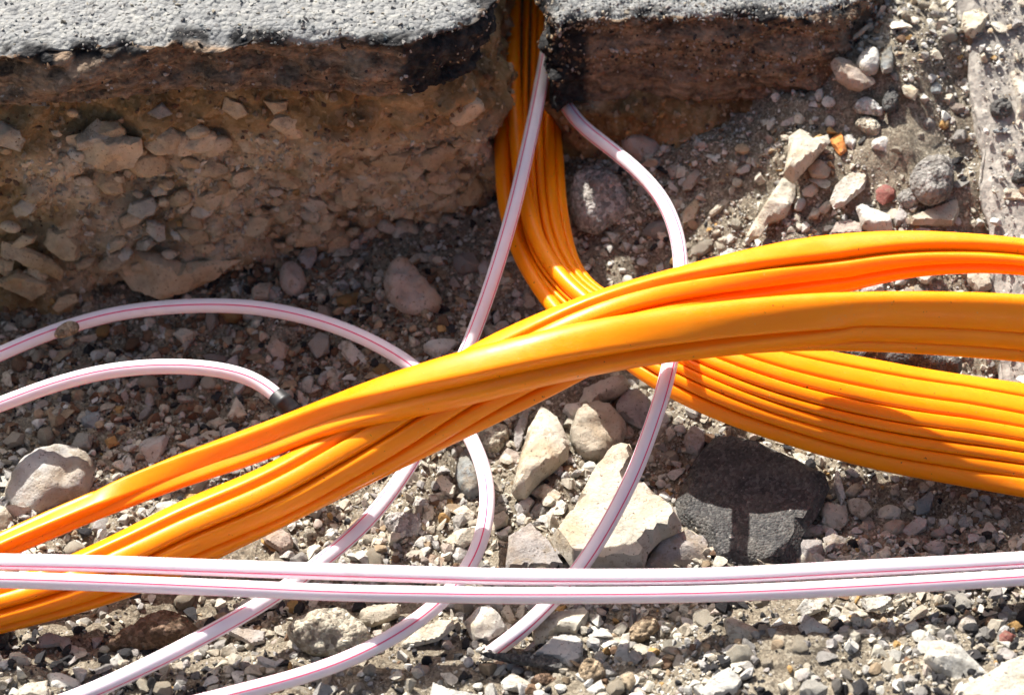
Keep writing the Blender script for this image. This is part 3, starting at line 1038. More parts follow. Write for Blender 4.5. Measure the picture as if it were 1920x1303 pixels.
 ('h', 'tan', 'l', 'tan gritty clod right of the upright white stone', '1580,960 1650,880 1740,860 1780,930 1700,1000 1610,1020'),
 ('h', 'tan', 'l', 'gritty soil clod below the smooth pale stone near bottom edge', '1310,1160 1360,1090 1450,1120 1480,1200 1400,1250 1320,1240'),
 ('h', 'white', 'a', 'white chip below the pink pebble at the bottom edge', '885,1230 950,1175 1030,1220 1080,1270 1000,1290 900,1270'),
 ('h', 'brown', 'l', 'dark brown clod right of the white chip at the bottom edge', '1035,1220 1110,1175 1230,1210 1210,1260 1090,1258'),
 ('h', 'white', 's', 'white flat shard cut off by the bottom edge, left of centre', '490,1320 510,1230 600,1270 770,1300 790,1330'),
 ('h', 'white', 'a', 'white stone at the bottom edge right of the dark brown clod', '1360,1270 1440,1215 1470,1270 1400,1310'),
 ('h', 'beige', 'a', 'beige stone below the upright white stone at the bottom', '1550,1190 1620,1170 1640,1230 1600,1280 1560,1240'),
 ('h', 'pink', 'r', 'small pinkish pebble left of the black asphalt sliver', '410,1170 440,1130 495,1140 490,1195 430,1200'),
 ('h', 'cream', 's', 'small cream flake at the bottom edge right of the white shard', '675,1265 720,1240 755,1260 720,1285'),
 ('g', 'white', 'a', 'white pitted stone at the bottom left beside the white tube', '260,1190 330,1175 440,1220 455,1260 380,1300 280,1290'),
 ('g', 'cream', 'a', 'cream stone cut by the bottom edge at the far left', '60,1310 150,1240 260,1220 280,1320 100,1330'),
 ('g', 'white', 'a', 'white stone above the lowest white tube at left', '605,1110 660,1070 720,1110 690,1150 615,1150'),
 ('g', 'mauve', 's', 'mauve flat stone in orange-tinted shade under the left duct ends', '210,980 270,955 395,990 400,1050 370,1090 330,1030 220,1040'),
 ('g', 'brown', 'l', 'dark reddish brown asphalt lump in shade below the white pair at left', '560,1020 760,900 920,830 1060,890 1130,960 950,1040 780,1060 600,1080'),
 ('g', 'mauve', 's', 'mauve flat stone below the pair right of the descending white tube', '1260,960 1300,930 1480,950 1470,1010 1400,1030'),
 ('g', 'cream', 'a', 'cream block below the mauve flat stone by the white tube', '1225,1050 1290,1010 1325,1070 1290,1110 1220,1090'),
 ('g', 'pink', 'r', 'small pink pebble between mauve flat stone and speckled rock', '1500,1010 1530,985 1555,1000 1545,1035 1510,1030'),
 ('g', 'pink', 'a', 'pinkish stone above the pair below the lower orange bundle', '1450,420 1540,370 1620,420 1630,480 1560,510 1480,460'),
 ('P', 'pale_grey', 'r', 'large rounded pale boulder at the left edge behind the orange ducts', '5,925 20,890 50,855 100,838 165,842 183,885 178,930 130,960 60,978 20,965'),
 ('g', 'beige', 'r', 'tan stone at the left edge below the large pale boulder', '0,250 50,265 85,345 30,390 -30,390 -40,280'),
 ('g', 'beige', 'r', 'small beige pebble just right of the large pale boulder', '525,10 560,-6 600,20 570,45'),
 ('P', 'dark', 'l', 'black lump at the left edge by the duct ends', '-14,1125 8,1122 16,1150 18,1200 6,1218 -16,1218'),
 ('d', 'slate', 'a', 'grey triangular stone in shade below the short white tube', '445,1060 500,970 555,990 570,1060 540,1120 460,1090'),
 ('d', 'ochre', 'a', 'ochre chip in shade right of the grey triangular stone', '600,1040 640,985 695,980 665,1050'),
 ('d', 'cream', 'a', 'cream stone in shade between the two white arcs', '955,580 1010,550 1080,570 1075,620 1020,640'),
 ('d', 'mauve', 'a', 'mauve chip left of the cream stone between the white arcs', '880,540 920,525 950,560 920,605 890,580'),
 ('d', 'pink', 'a', 'brown-pink pointed stone in shade under the long white arc', '1480,660 1510,590 1605,650 1590,710 1530,740'),
 ('d', 'pink', 'r', 'tall pinkish stone standing at the foot of the left bank', '1545,220 1610,180 1670,200 1710,300 1690,350 1640,385 1560,340'),
 ('d', 'mauve', 'a', 'mauve stone behind the tall pinkish stone at the bank foot', '1650,160 1690,110 1770,100 1760,160 1720,230 1670,210'),
 ('d', 'beige', 'a', 'beige stone left of the tall pinkish stone just behind the white arc', '1390,340 1440,300 1520,310 1490,390 1410,390'),
 ('d', 'cream', 'a', 'sunlit cream star-shaped stone below the black tube cap', '1260,1040 1310,930 1350,980 1380,1040 1300,1065'),
 ('d', 'pale_grey', 'a', 'pale grey block between the orange bundle and large pale boulder', '770,1180 840,1150 940,1150 920,1220 880,1290 820,1290 775,1240'),
 ('d', 'ochre', 'a', 'small yellowish stone left of the pale grey block', '580,1170 640,1145 665,1190 600,1215'),
 ('d', 'white', 'a', 'white chip on top left of the large pale boulder', '90,1230 130,1210 155,1230 120,1260'),
 ('d', 'pale_grey', 'r', 'pale grey pebble right of the black tube cap', '1750,850 1790,780 1850,790 1800,875'),
 ('d', 'beige', 'a', 'beige stone above the orange bundle right of the tube cap', '1810,845 1870,805 1905,850 1840,875'),
 ('d', 'beige', 'r', 'small sunlit beige pebble left of the star-shaped stone', '870,1000 900,965 950,980 930,1030'),
 ('d', 'beige', 'a', 'beige stone just above the orange bundle left of the tube cap', '1150,1070 1220,1040 1260,1070 1200,1110'),
 ('d', 'mauve', 'a', 'shaded mauve stone right of the grey triangular stone, below the white arc', '800,960 815,905 850,920 860,970 830,990'),
 ('i', 'white', 'a', 'thin white upright splinter right of the black asphalt chunk', '835,130 855,30 880,100 905,200 880,250 860,200'),
 ('i', 'beige', 'a', 'tan triangular stone right of the thin white splinter', '890,190 930,140 1005,105 1000,150 950,210'),
 ('i', 'pink', 'a', 'small pink stone right of the tan triangular stone', '970,200 1020,150 1050,165 1030,200'),
 ('i', 'cream', 'a', 'cream cubic block right of the black asphalt chunk', '755,260 800,240 905,245 920,340 880,390 800,370 760,300'),
 ('i', 'beige', 'a', 'beige stone right of the cream cubic block', '910,220 1000,210 1060,270 1000,330 930,290'),
 ('i', 'cream', 'a', 'small cream brick-shaped stone under the wide orange bundle', '1085,270 1140,245 1215,270 1205,325 1090,325'),
 ('i', 'white', 'a', 'white chip left of the blue-grey stone under the wide bundle', '1220,240 1270,190 1305,200 1280,270 1240,265'),
 ('i', 'slate', 'a', 'blue-grey stone under the wide orange bundle', '1280,240 1370,170 1400,200 1370,290 1300,300'),
 ('i', 'beige', 'r', 'smooth beige stone on the shadow edge below the wide bundle', '1100,370 1150,330 1240,335 1220,410 1150,430'),
 ('i', 'pale_grey', 'a', 'pale stone half in shadow right of the smooth beige stone', '1205,390 1310,310 1360,330 1350,390 1260,430'),
 ('i', 'beige', 'a', 'small tan stone right of the cream cubic block on the shadow edge', '970,380 1000,340 1045,360 1030,400'),
 ('i', 'mauve', 'r', 'mauve cap stone balanced on a tall stone right of the asphalt chunk', '630,390 700,350 780,370 790,410 700,440 640,430'),
 ('i', 'mauve', 'a', 'tall shaded stone just above the pair right of the asphalt chunk', '610,580 660,440 770,440 790,520 740,582'),
 ('i', 'mauve', 'a', 'shaded mauve stone right of the tall shaded stone', '775,430 830,410 920,440 880,520 800,500'),
 ('i', 'mauve', 'r', 'shaded round stone just above the white pair at right', '915,520 950,475 1010,490 1000,550 940,555'),
 ('i', 'pale_grey', 'r', 'small shaded stone between the tall stone and round stone', '790,530 830,510 880,540 850,560'),
 ('i', 'pale_grey', 'a', 'shaded pale chip right of the shaded round stone', '1120,540 1150,490 1190,520 1180,550'),
 ('i', 'mauve', 'a', 'shaded mauve block near the right end above the pair', '1330,480 1400,440 1470,470 1440,530 1370,520'),
 ('i', 'mauve', 'r', 'shaded mauve pebble above the mauve block at right', '1360,420 1400,375 1470,390 1450,440'),
 ('i', 'white', 'a', 'white wedge directly below the pair right of centre', '625,830 670,775 800,770 760,840 680,870'),
 ('i', 'white', 's', 'flat white stone directly below the pair at right', '985,770 1140,755 1170,780 1100,830 1030,840 1000,810'),
 ('i', 'beige', 'a', 'tan splinter right of the flat white stone below the pair', '1160,790 1230,755 1252,770 1180,812'),
 ('i', 'pink', 'a', 'reddish brown flat stone below the pair, right of centre', '150,850 200,800 270,790 300,840 240,860'),
 ('i', 'cream', 'a', 'cream triangular stone left of the dark round pebble', '225,880 280,870 390,920 440,960 380,1010 300,1025 240,960'),
 ('i', 'white', 'a', 'white faceted stone right of the dark round pebble', '640,920 720,875 800,920 820,960 740,990 660,980'),
 ('i', 'dark', 'r', 'dark round pebble between two pale faceted stones below the pair', '565,960 600,935 640,955 630,985 580,985'),
 ('i', 'white', 's', 'thin white flake right of the white faceted stone', '935,945 1000,935 1095,945 1050,975 950,970'),
 ('i', 'pale_grey', 'r', 'pale rounded stone with a dark spot near the right edge', '1520,930 1550,870 1610,850 1640,920 1620,970 1540,970'),
 ('i', 'white', 'a', 'big white boulder at the lower right corner, left of another', '1335,1100 1370,1010 1440,995 1540,1030 1690,1180 1530,1240 1480,1200 1400,1170'),
 ('i', 'cream', 's', 'largest cream boulder filling the bottom right corner', '1490,1320 1560,1240 1680,1190 1800,1110 1920,1080 1960,1200 1920,1340 1700,1360'),
 ('i', 'white', 'a', 'white boulder at the bottom edge right of centre', '90,1280 180,1190 250,1150 300,1190 330,1230 300,1300 130,1310'),
 ('i', 'brown', 'a', 'brown stone left of the big white boulder', '1205,1130 1240,1085 1300,1130 1260,1175'),
 ('i', 'mauve', 'a', 'mauve pebble at the bottom edge in the dark asphalt grit', '630,1180 660,1155 710,1180 690,1230 640,1230'),
 ('i', 'red', 'a', 'purplish red stone near the right edge below the pair', '1755,970 1790,940 1850,970 1820,1015 1760,1010'),
 ('i', 'ochre', 'a', 'ochre stone above the purplish red stone', '1800,910 1850,885 1890,920 1850,950'),
 ('i', 'ochre', 'r', 'tiny orange pebble in the dark grit at the bottom', '575,1150 590,1130 615,1150 600,1190'),
 ('i', 'white', 'a', 'small white pyramid-shaped chip in the grit at lower right', '900,1040 940,1000 970,1050 930,1070'),
 ('i', 'beige', 'a', 'upright beige stone right of the cream triangular stone', '495,1000 520,940 575,975 570,1040 530,1070'),
 ('i', 'white', 'a', 'thin white splinter below the flat white stone at right', '1130,945 1160,880 1172,900 1145,960'),
 ('i', 'white', 'a', 'white chip between the cream triangular and white wedge stones', '485,920 540,870 560,900 600,930 520,930'),
 ('f', 'white', 's', 'white sunlit slab seen through the gap between lower bundles', '560,690 620,640 850,650 860,720 700,760'),
 ('f', 'dark', 'l', 'dark asphalt lump seen through the gap between the lower bundles', '830,680 900,640 1300,660 1520,720 1560,790 1450,850 1200,820 950,800 850,740'),
 ('f', 'pale_grey', 'a', 'pale grey block in the gap between the upper two bundles', '960,350 985,275 1110,258 1120,345 1060,370'),
 ('f', 'cream', 'a', 'cream stone in the gap between upper bundles near the edging', '1290,260 1390,215 1450,225 1360,300 1320,290'),
 ('f', 'beige', 'a', 'beige stone against the edging in the gap between upper bundles', '1560,230 1640,200 1700,230 1720,330 1640,350 1580,290'),
 ('f', 'mauve', 'a', 'mauve stone with a white tip left of the black asphalt chunk', '5,1160 50,1090 120,1110 125,1190 90,1265 20,1230'),
]
for k, (reg, colr, form, lab, s) in enumerate(STONES):
    q = px_poly(reg, s)
    if colr == 'dark':
        m_ = BLACK_ASPH if form != 'r' else smat('dark')
    else:
        m_ = smat(colr, form == 'l')
    cxs = [p[0] for p in q]
    nm = 'asphalt_lump' if colr == 'dark' and form != 'r' else ('clod' if form == 'l' else 'stone')
    if max(cxs) - min(cxs) < 24 and form == 'r':
        nm = 'pebble'
    place_stone(nm, q, form, m_, 100 + k, lab, {'asphalt_lump': 'asphalt', 'clod': 'clod', 'stone': 'stone', 'pebble': 'pebble'}[nm], lift=0.002 if lab.startswith('large rounded pale') else None)

# the black asphalt chunk
place_stone('asphalt_chunk', [(1262, 945), (1300, 865), (1345, 810), (1420, 825), (1548, 888), (1556, 915), (1532, 968), (1502, 1005), (1490, 1068), (1335, 1068), (1318, 1012), (1268, 975)],
            's', BLACK_ASPH, 900, 'large black asphalt chunk with tube shadows under the wide orange bundle', 'asphalt', lift=0.008, thick=0.11)

# things lying on the concrete edging
for k, (colr, form, lab, s) in enumerate([
    ('dark', 'l', 'black asphalt lump lying on the concrete edging', '1695,620 1720,560 1790,545 1835,590 1815,650 1740,670'),
    ('white', 'a', 'tall white stone on the concrete edging at the right edge', '1820,400 1870,395 1920,430 1930,790 1825,720 1860,600 1840,500'),
    ('cream', 's', 'cream bar-shaped stone on the concrete edging at the right edge', '1775,1110 1800,1045 1920,1060 1930,1115'),
    ('dark', 'l', 'black slab of asphalt at the right edge above the cream bar stone', '1810,990 1895,880 1950,890 1950,1000 1850,1030'),
    ('white', 'r', 'small white pebble on the upper concrete edging', '1728,280 1742,245 1770,255 1772,290 1750,302'),
    ('ochre', 'a', 'small yellow stone below the white pebble on the edging', '1702,325 1725,305 1750,320 1730,345'),
    ('slate', 's', 'greenish grey flake on the edging below the black asphalt lump', '1715,725 1770,708 1820,720 1790,742 1730,742'),
    ('beige', 'r', 'beige pebble on the edging above the black slab', '1790,850 1820,825 1850,850 1835,880 1800,880'),
    ('mauve', 'r', 'mauve pebble on the edging left of the black slab', '1778,905 1800,885 1825,900 1815,930 1785,925')]):
    q = px_poly('c', s)
    P0 = kerb_hit(*np.mean(q, axis=0)) + np.array([0, 0, 0.001])
    place_stone('asphalt_lump' if colr == 'dark' else 'stone', q, form, BLACK_ASPH if colr == 'dark' else smat(colr), 700 + k, lab, 'asphalt' if colr == 'dark' else 'stone', P0=P0,
                n=np.array([0, -KS * 0.7 - 0.25, 1.0]))


# stones set in the banks: parts of the bank
def bank_hit(px, py, path, zr):
    d = ray(px, py)
    zt, zb = zr
    ts = np.linspace(1.3, 2.2, 900)
    X = CAM + d * ts[:, None]
    f = np.clip((X[:, 2] - zb) / (zt - zb), 0, 1)
    o = path[path[:, 3] < 0.20]
    o = o[np.argsort(o[:, 2])]
    yb = np.interp(X[:, 0], o[:, 2], o[:, 3])
    yt = np.interp(X[:, 0], o[:, 0], o[:, 1])
    y = yb + (yt - yb) * f
    k = int(np.argmax(X[:, 1] >= y))
    return X[k]


BANK_STONES = [
 ('d', 'loam', 'a', '560,130 700,100 900,130 1010,190 1090,180 1340,170 1200,280 1060,340 900,380 740,340 690,270'),
 ('d', 'clay', 'a', '0,60 170,110 300,170 350,230 340,290 220,230 90,170 0,150'),
 ('d', 'clay', 'a', '-60,290 0,270 100,220 220,260 290,300 250,360 180,400 60,340'),
 ('d', 'clay', 'a', '-80,180 0,150 80,180 70,230 -30,250'),
 ('d', 'clay', 'a', '290,430 330,370 420,360 440,400 330,465'),
 ('a', 'loam', 'a', '370,760 520,720 780,770 800,850 740,930 620,955 480,900 380,880'),
 ('a', 'grey', 'a', '815,630 900,570 960,635 880,665'),
 ('a', 'clay', 'a', '990,890 1030,868 1110,895 1105,940 1030,930'),
 ('a', 'clay', 'a', '1460,560 1600,560 1590,610 1520,640'),
 ('a', 'grey', 'a', '160,565 250,560 262,590 180,592'),
 ('a', 'clay', 'r', '0,830 40,815 75,845 40,862 0,855'),
 ('a', 'loam', 'a', '310,960 350,945 400,970 380,995 330,990'),
 ('a', 'clay', 'a', '1620,890 1700,870 1720,910 1640,925'),
 ('a', 'clay', 'a', '1465,1180 1560,1130 1640,1120 1630,1210 1580,1245'),
 ('b', 'clay', 'r', '50,640 120,600 220,590 250,650 160,710 70,690'),
 ('b', 'clay', 'a', '600,1130 740,960 795,1050 760,1140 660,1150'),
 ('b', 'clay', 'a', '370,880 480,840 590,790 580,880 520,960 430,930'),
 ('b', 'clay', 'a', '190,1050 240,990 310,1000 290,1080 220,1110'),
 ('b', 'clay', 'a', '0,1010 110,1000 150,1050 100,1110 10,1120'),
]
bk = 0
NB = np.array([0.05, -0.93, 0.30])
for reg, colr, form, s in BANK_STONES:
    q = px_poly(reg, s)
    P0 = bank_hit(*np.mean(q, axis=0), path_l, zr_l) + np.array([0, -0.004, 0])
    place_stone('stone', q, form, smat(colr), 500 + bk, parent=bank_l, P0=P0 + np.array([0, -0.004, 0]), n=NB + np.array([random.uniform(-.2, .2), 0, random.uniform(-.1, .3)]), thick=0.34)
    bk += 1
rb = random.Random(5)
laid = [tuple(np.mean(px_poly(r_, s_), axis=0)) for r_, _, _, s_ in BANK_STONES]
tries = 0
while bk < 265 and tries < 9000:
    tries += 1
    px, py = rb.gauss(590, 170), rb.gauss(385, 62)
    if rb.random() < 0.16:
        px, py = rb.uniform(0, 880), rb.uniform(200, 540)
    if py > 500 - 0.06 * (px - 300) + 40 or (px < 300 and py > 540):
        continue
    if not (0 < px < 905 and py > 200):
        continue
    r0 = rb.choice([10, 13, 16, 20, 26, 32, 40])
    if any(math.hypot(px - a_, (py - b_) * 1.5) < r0 * 0.42 + 10 for a_, b_ in laid):
        continue
    laid.append((px, py))
    n_ = rb.choice([5, 6, 7])
    ph = rb.uniform(0, 6.28)
    ang = rb.uniform(-0.6, 0.6)
    q = []
    for k in range(n_):
        t = ph + 2 * math.pi * k / n_ + rb.uniform(-.25, .25)
        x_, y_ = math.cos(t) * r0 * rb.uniform(0.85, 1.25), math.sin(t) * r0 * rb.uniform(0.5, 0.8)
        q.append((px + x_ * math.cos(ang) - y_ * math.sin(ang), py + x_ * math.sin(ang) + y_ * math.cos(ang)))
    P0 = bank_hit(px, py, path_l, zr_l) + np.array([0, -0.005, 0])
    place_stone('stone', q, rb.choice('aar'), smat(rb.choice(['loam', 'clay', 'loam', 'cream', 'loam', 'clay', 'beige'])), 1500 + bk, parent=bank_l, P0=P0,
                n=NB + np.array([rb.uniform(-.3, .3), 0, rb.uniform(-.2, .45)]), thick=0.5)
    bk += 1
# the pale lump at the corner of the right bank
for k, s in enumerate(['1220,280 1270,280 1310,340 1300,440 1250,440 1235,370', '1310,345 1370,360 1385,430 1400,500 1360,470 1305,455', '1345,560 1370,490 1410,495 1380,560 1385,660 1355,640']):
    q = px_poly('b', s)
    P0 = at(*np.mean(q, axis=0), 0.125 - 0.022 * k)
    place_stone('stone', q, 'a' if k == 0 else 'l', smat('cream', k > 0), 650 + k, parent=bank_r, P0=P0, n=np.array([-0.45, -0.6, 0.6]), thick=0.4)


# ------------------------------------------------------------------ cables
def catmull(P, step):
    P = np.asarray(P, float)
    P = np.vstack([2 * P[0] - P[1], P, 2 * P[-1] - P[-2]])
    out = []
    for i in range(1, len(P) - 2):
        p0, p1, p2, p3 = P[i - 1], P[i], P[i + 1], P[i + 2]
        # centripetal spacing
        t0 = 0.0
        t1 = t0 + max(np.linalg.norm(p1[:3] - p0[:3]), 1e-6) ** 0.5
        t2 = t1 + max(np.linalg.norm(p2[:3] - p1[:3]), 1e-6) ** 0.5
        t3 = t2 + max(np.linalg.norm(p3[:3] - p2[:3]), 1e-6) ** 0.5
        n = max(2, int(np.linalg.norm(p2[:3] - p1[:3]) / step))
        for t in np.linspace(t1, t2, n, endpoint=False):
            a1 = (t1 - t) / (t1 - t0) * p0 + (t - t0) / (t1 - t0) * p1
            a2 = (t2 - t) / (t2 - t1) * p1 + (t - t1) / (t2 - t1) * p2
            a3 = (t3 - t) / (t3 - t2) * p2 + (t - t2) / (t3 - t2) * p3
            b1 = (t2 - t) / (t2 - t0) * a1 + (t - t0) / (t2 - t0) * a2
            b2 = (t3 - t) / (t3 - t1) * a2 + (t - t1) / (t3 - t1) * a3
            out.append((t2 - t) / (t2 - t1) * b1 + (t - t1) / (t2 - t1) * b2)
    out.append(P[-2])
    return np.array(out)


def relax(P, n):
    for _ in range(n):
        Q = P.copy()
        Q[1:-1] = 0.25 * P[:-2] + 0.5 * P[1:-1] + 0.25 * P[2:]
        P = Q
    return P


def sweep(name, rings, mat, uvs=None, cap=True):
    n0, n1 = rings.shape[:2]
    V = rings.reshape(-1, 3)
    ii = np.arange(n0 * n1).reshape(n0, n1)
    jj = np.roll(ii, -1, 1)
    F = np.stack([ii[:-1], ii[1:], jj[1:], jj[:-1]], -1).reshape(-1, 4)
    faces_ = [tuple(f) for f in F.tolist()]
    if cap:
        faces_.append(tuple(ii[0].tolist()))
        faces_.append(tuple(ii[-1][::-1].tolist()))
    me = bpy.data.meshes.new(name)
    me.from_pydata(V.tolist(), [], faces_)
    me.polygons.foreach_set('use_smooth', np.full(len(me.polygons), True))
    if cap:
        me.polygons[len(faces_) - 1].use_smooth = False
        me.polygons[len(faces_) - 2].use_smooth = False
    me.materials.append(mat)
    if uvs:
        lay = me.uv_layers.new(name='around')
        k = np.arange(n1)
        a_ = np.repeat(np.arange(n0 - 1), n1)
        b_ = np.tile(k, n0 - 1)
        u0, u1 = a_ / n0, (a_ + 1) / n0
        v0, v1 = b_ / n1, (b_ + 1) / n1
        U = np.stack([np.c_[u0, v0], np.c_[u1, v0], np.c_[u1, v1], np.c_[u0, v1]], 1).reshape(-1, 2)
        full = np.zeros((len(me.loops), 2), np.float32)
        full[:len(U)] = U
        if cap:
            full[len(U):] = (0, 0.125)
        lay.data.foreach_set('uv', full.ravel())
    me.update()
    return me


def tube_rings(C, rad, seg=20, roll=0.0, twist=0.0):
    T = np.gradient(C, axis=0)
    T /= np.linalg.norm(T, axis=1)[:, None]
    ref = -FWD
    A = ref[None] - (T @ ref)[:, None] * T
    A /= np.linalg.norm(A, axis=1)[:, None]
    B = np.cross(T, A)
    s = np.linspace(0, 1, len(C))
    ang = np.linspace(0, 2 * math.pi, seg, endpoint=False)[None, :] + (roll + twist * s)[:, None]
    return C[:, None, :] + rad * (np.cos(ang)[..., None] * A[:, None, :] + np.sin(ang)[..., None] * B[:, None, :])


TUBE_R = 0.0053


def white_tube(pxz, label, roll=0.0, twist=0.0, group='white striped tubes'):
    P = np.array([at(*p) for p in pxz])
    C = relax(catmull(P, 0.003), 14)
    me = sweep('tube', tube_rings(C, TUBE_R, 24, roll, twist), WHITE, True)
    o = link('plastic_tube', me, None, label, 'tube', group)
    return o, C


W1, _ = white_tube([(1050, -70, .118), (1036, 30, .122), (1012, 170, .130), (986, 295, .124), (958, 410, .112), (922, 530, .09), (884, 635, .065), (835, 745, .045), (770, 868, .034),
                    (690, 975, .036), (590, 1062, .042), (500, 1125, .045), (400, 1183, .046), (280, 1245, .047), (160, 1300, .048), (20, 1350, .05)],
                   'white red-striped tube falling straight from the slot, then under the ducts to the lower left', roll=0.4, twist=0.5)
W2, _ = white_tube([(1062, 20, .092), (1048, 90, .098), (1046, 145, .104), (1058, 192, .112), (1092, 237, .117), (1142, 277, .116), (1196, 322, .112), (1240, 372, .108), (1266, 430, .107), (1276, 490, .110), (1274, 560, .118),
                    (1262, 650, .126), (1246, 725, .121), (1222, 800, .100), (1192, 880, .075), (1150, 965, .057), (1098, 1050, .047), (1045, 1115, .042), (985, 1175, .034), (920, 1225, .016), (870, 1262, -.02)],
                   'white red-striped tube curving from the slot over the wide bundle to the bottom centre', roll=-0.55, twist=0.2)
W3, _ = white_tube([(-120, 715, .045), (-10, 668, .047), (100, 622, .05), (220, 588, .053), (350, 574, .055), (480, 577, .056), (600, 602, .056), (700, 642, .053), (780, 692, .048), (840, 755, .038),
                    (885, 825, .032), (910, 895, .030), (912, 965, .032), (888, 1045, .038), (838, 1115, .041), (760, 1178, .043), (660, 1232, .044), (560, 1268, .044), (440, 1300, .046), (300, 1335, .05)],
                   'white red-striped tube looping through the shade at left and sweeping back to the bottom edge', roll=-0.25, twist=0.4)
W4, C4 = white_tube([(-120, 800, .05), (-10, 762, .056), (100, 722, .064), (210, 695, .07), (330, 687, .074), (420, 695, .074), (475, 711, .071), (512, 735, .067), (535, 757, .064), (548, 772, .061)],
                    'short white tube arching from the left edge to a black end cap', roll=-0.25)
capC = C4[-5:-1]
cd = (capC[-1] - capC[0]) / np.linalg.norm(capC[-1] - capC[0])
prof = [(-0.004, 0.0058), (-0.0034, 0.0064), (0.002, 0.0065), (0.0024, 0.0070), (0.005, 0.0070), (0.0054, 0.0066), (0.014, 0.0066), (0.0152, 0.0058), (0.0155, 0.002)]
C_ = np.array([capC[0] + cd * a_ for a_, _ in prof])
rings = np.concatenate([tube_rings(np.array([c_, c_ + cd * 1e-4]), r_, 20)[:1] for c_, (a_, r_) in zip(C_, prof)])
link('end_cap', sweep('end_cap', rings, BLACK), W4, 'black ribbed rubber end cap')
W5, _ = white_tube([(-160, 1051, .078), (0, 1053, .078), (200, 1057, .077), (400, 1064, .076), (640, 1072, .076), (800, 1077, .076), (960, 1081, .076), (1280, 1081, .076), (1440, 1075, .077),
                    (1600, 1066, .078), (1760, 1058, .079), (1920, 1049, .080), (2080, 1038, .081)],
                   'upper of the two parallel white tubes crossing the whole foreground', roll=0.42, group='pair of parallel white tubes')
W6, _ = white_tube([(-160, 1086, .074), (0, 1087, .074), (200, 1093, .073), (400, 1101, .072), (640, 1111, .072), (800, 1114, .071), (960, 1116, .071), (1280, 1114, .071), (1440, 1109, .072),
                    (1600, 1101, .073), (1760, 1092, .074), (1920, 1082, .075), (2080, 1070, .076)],
                   'lower of the two parallel white tubes crossing the whole foreground', roll=-0.22, group='pair of parallel white tubes')
# soil stuck to the shaded loop
place_stone('soil_clod', [(100, 634), (106, 614), (128, 600), (148, 604), (150, 622), (124, 634)], 'l', smat('tan', True), 990, 'small brown soil clod stuck on the shaded white loop at left', 'clod',
            P0=at(124, 618, .058), n=np.array([0, -.5, .8]))


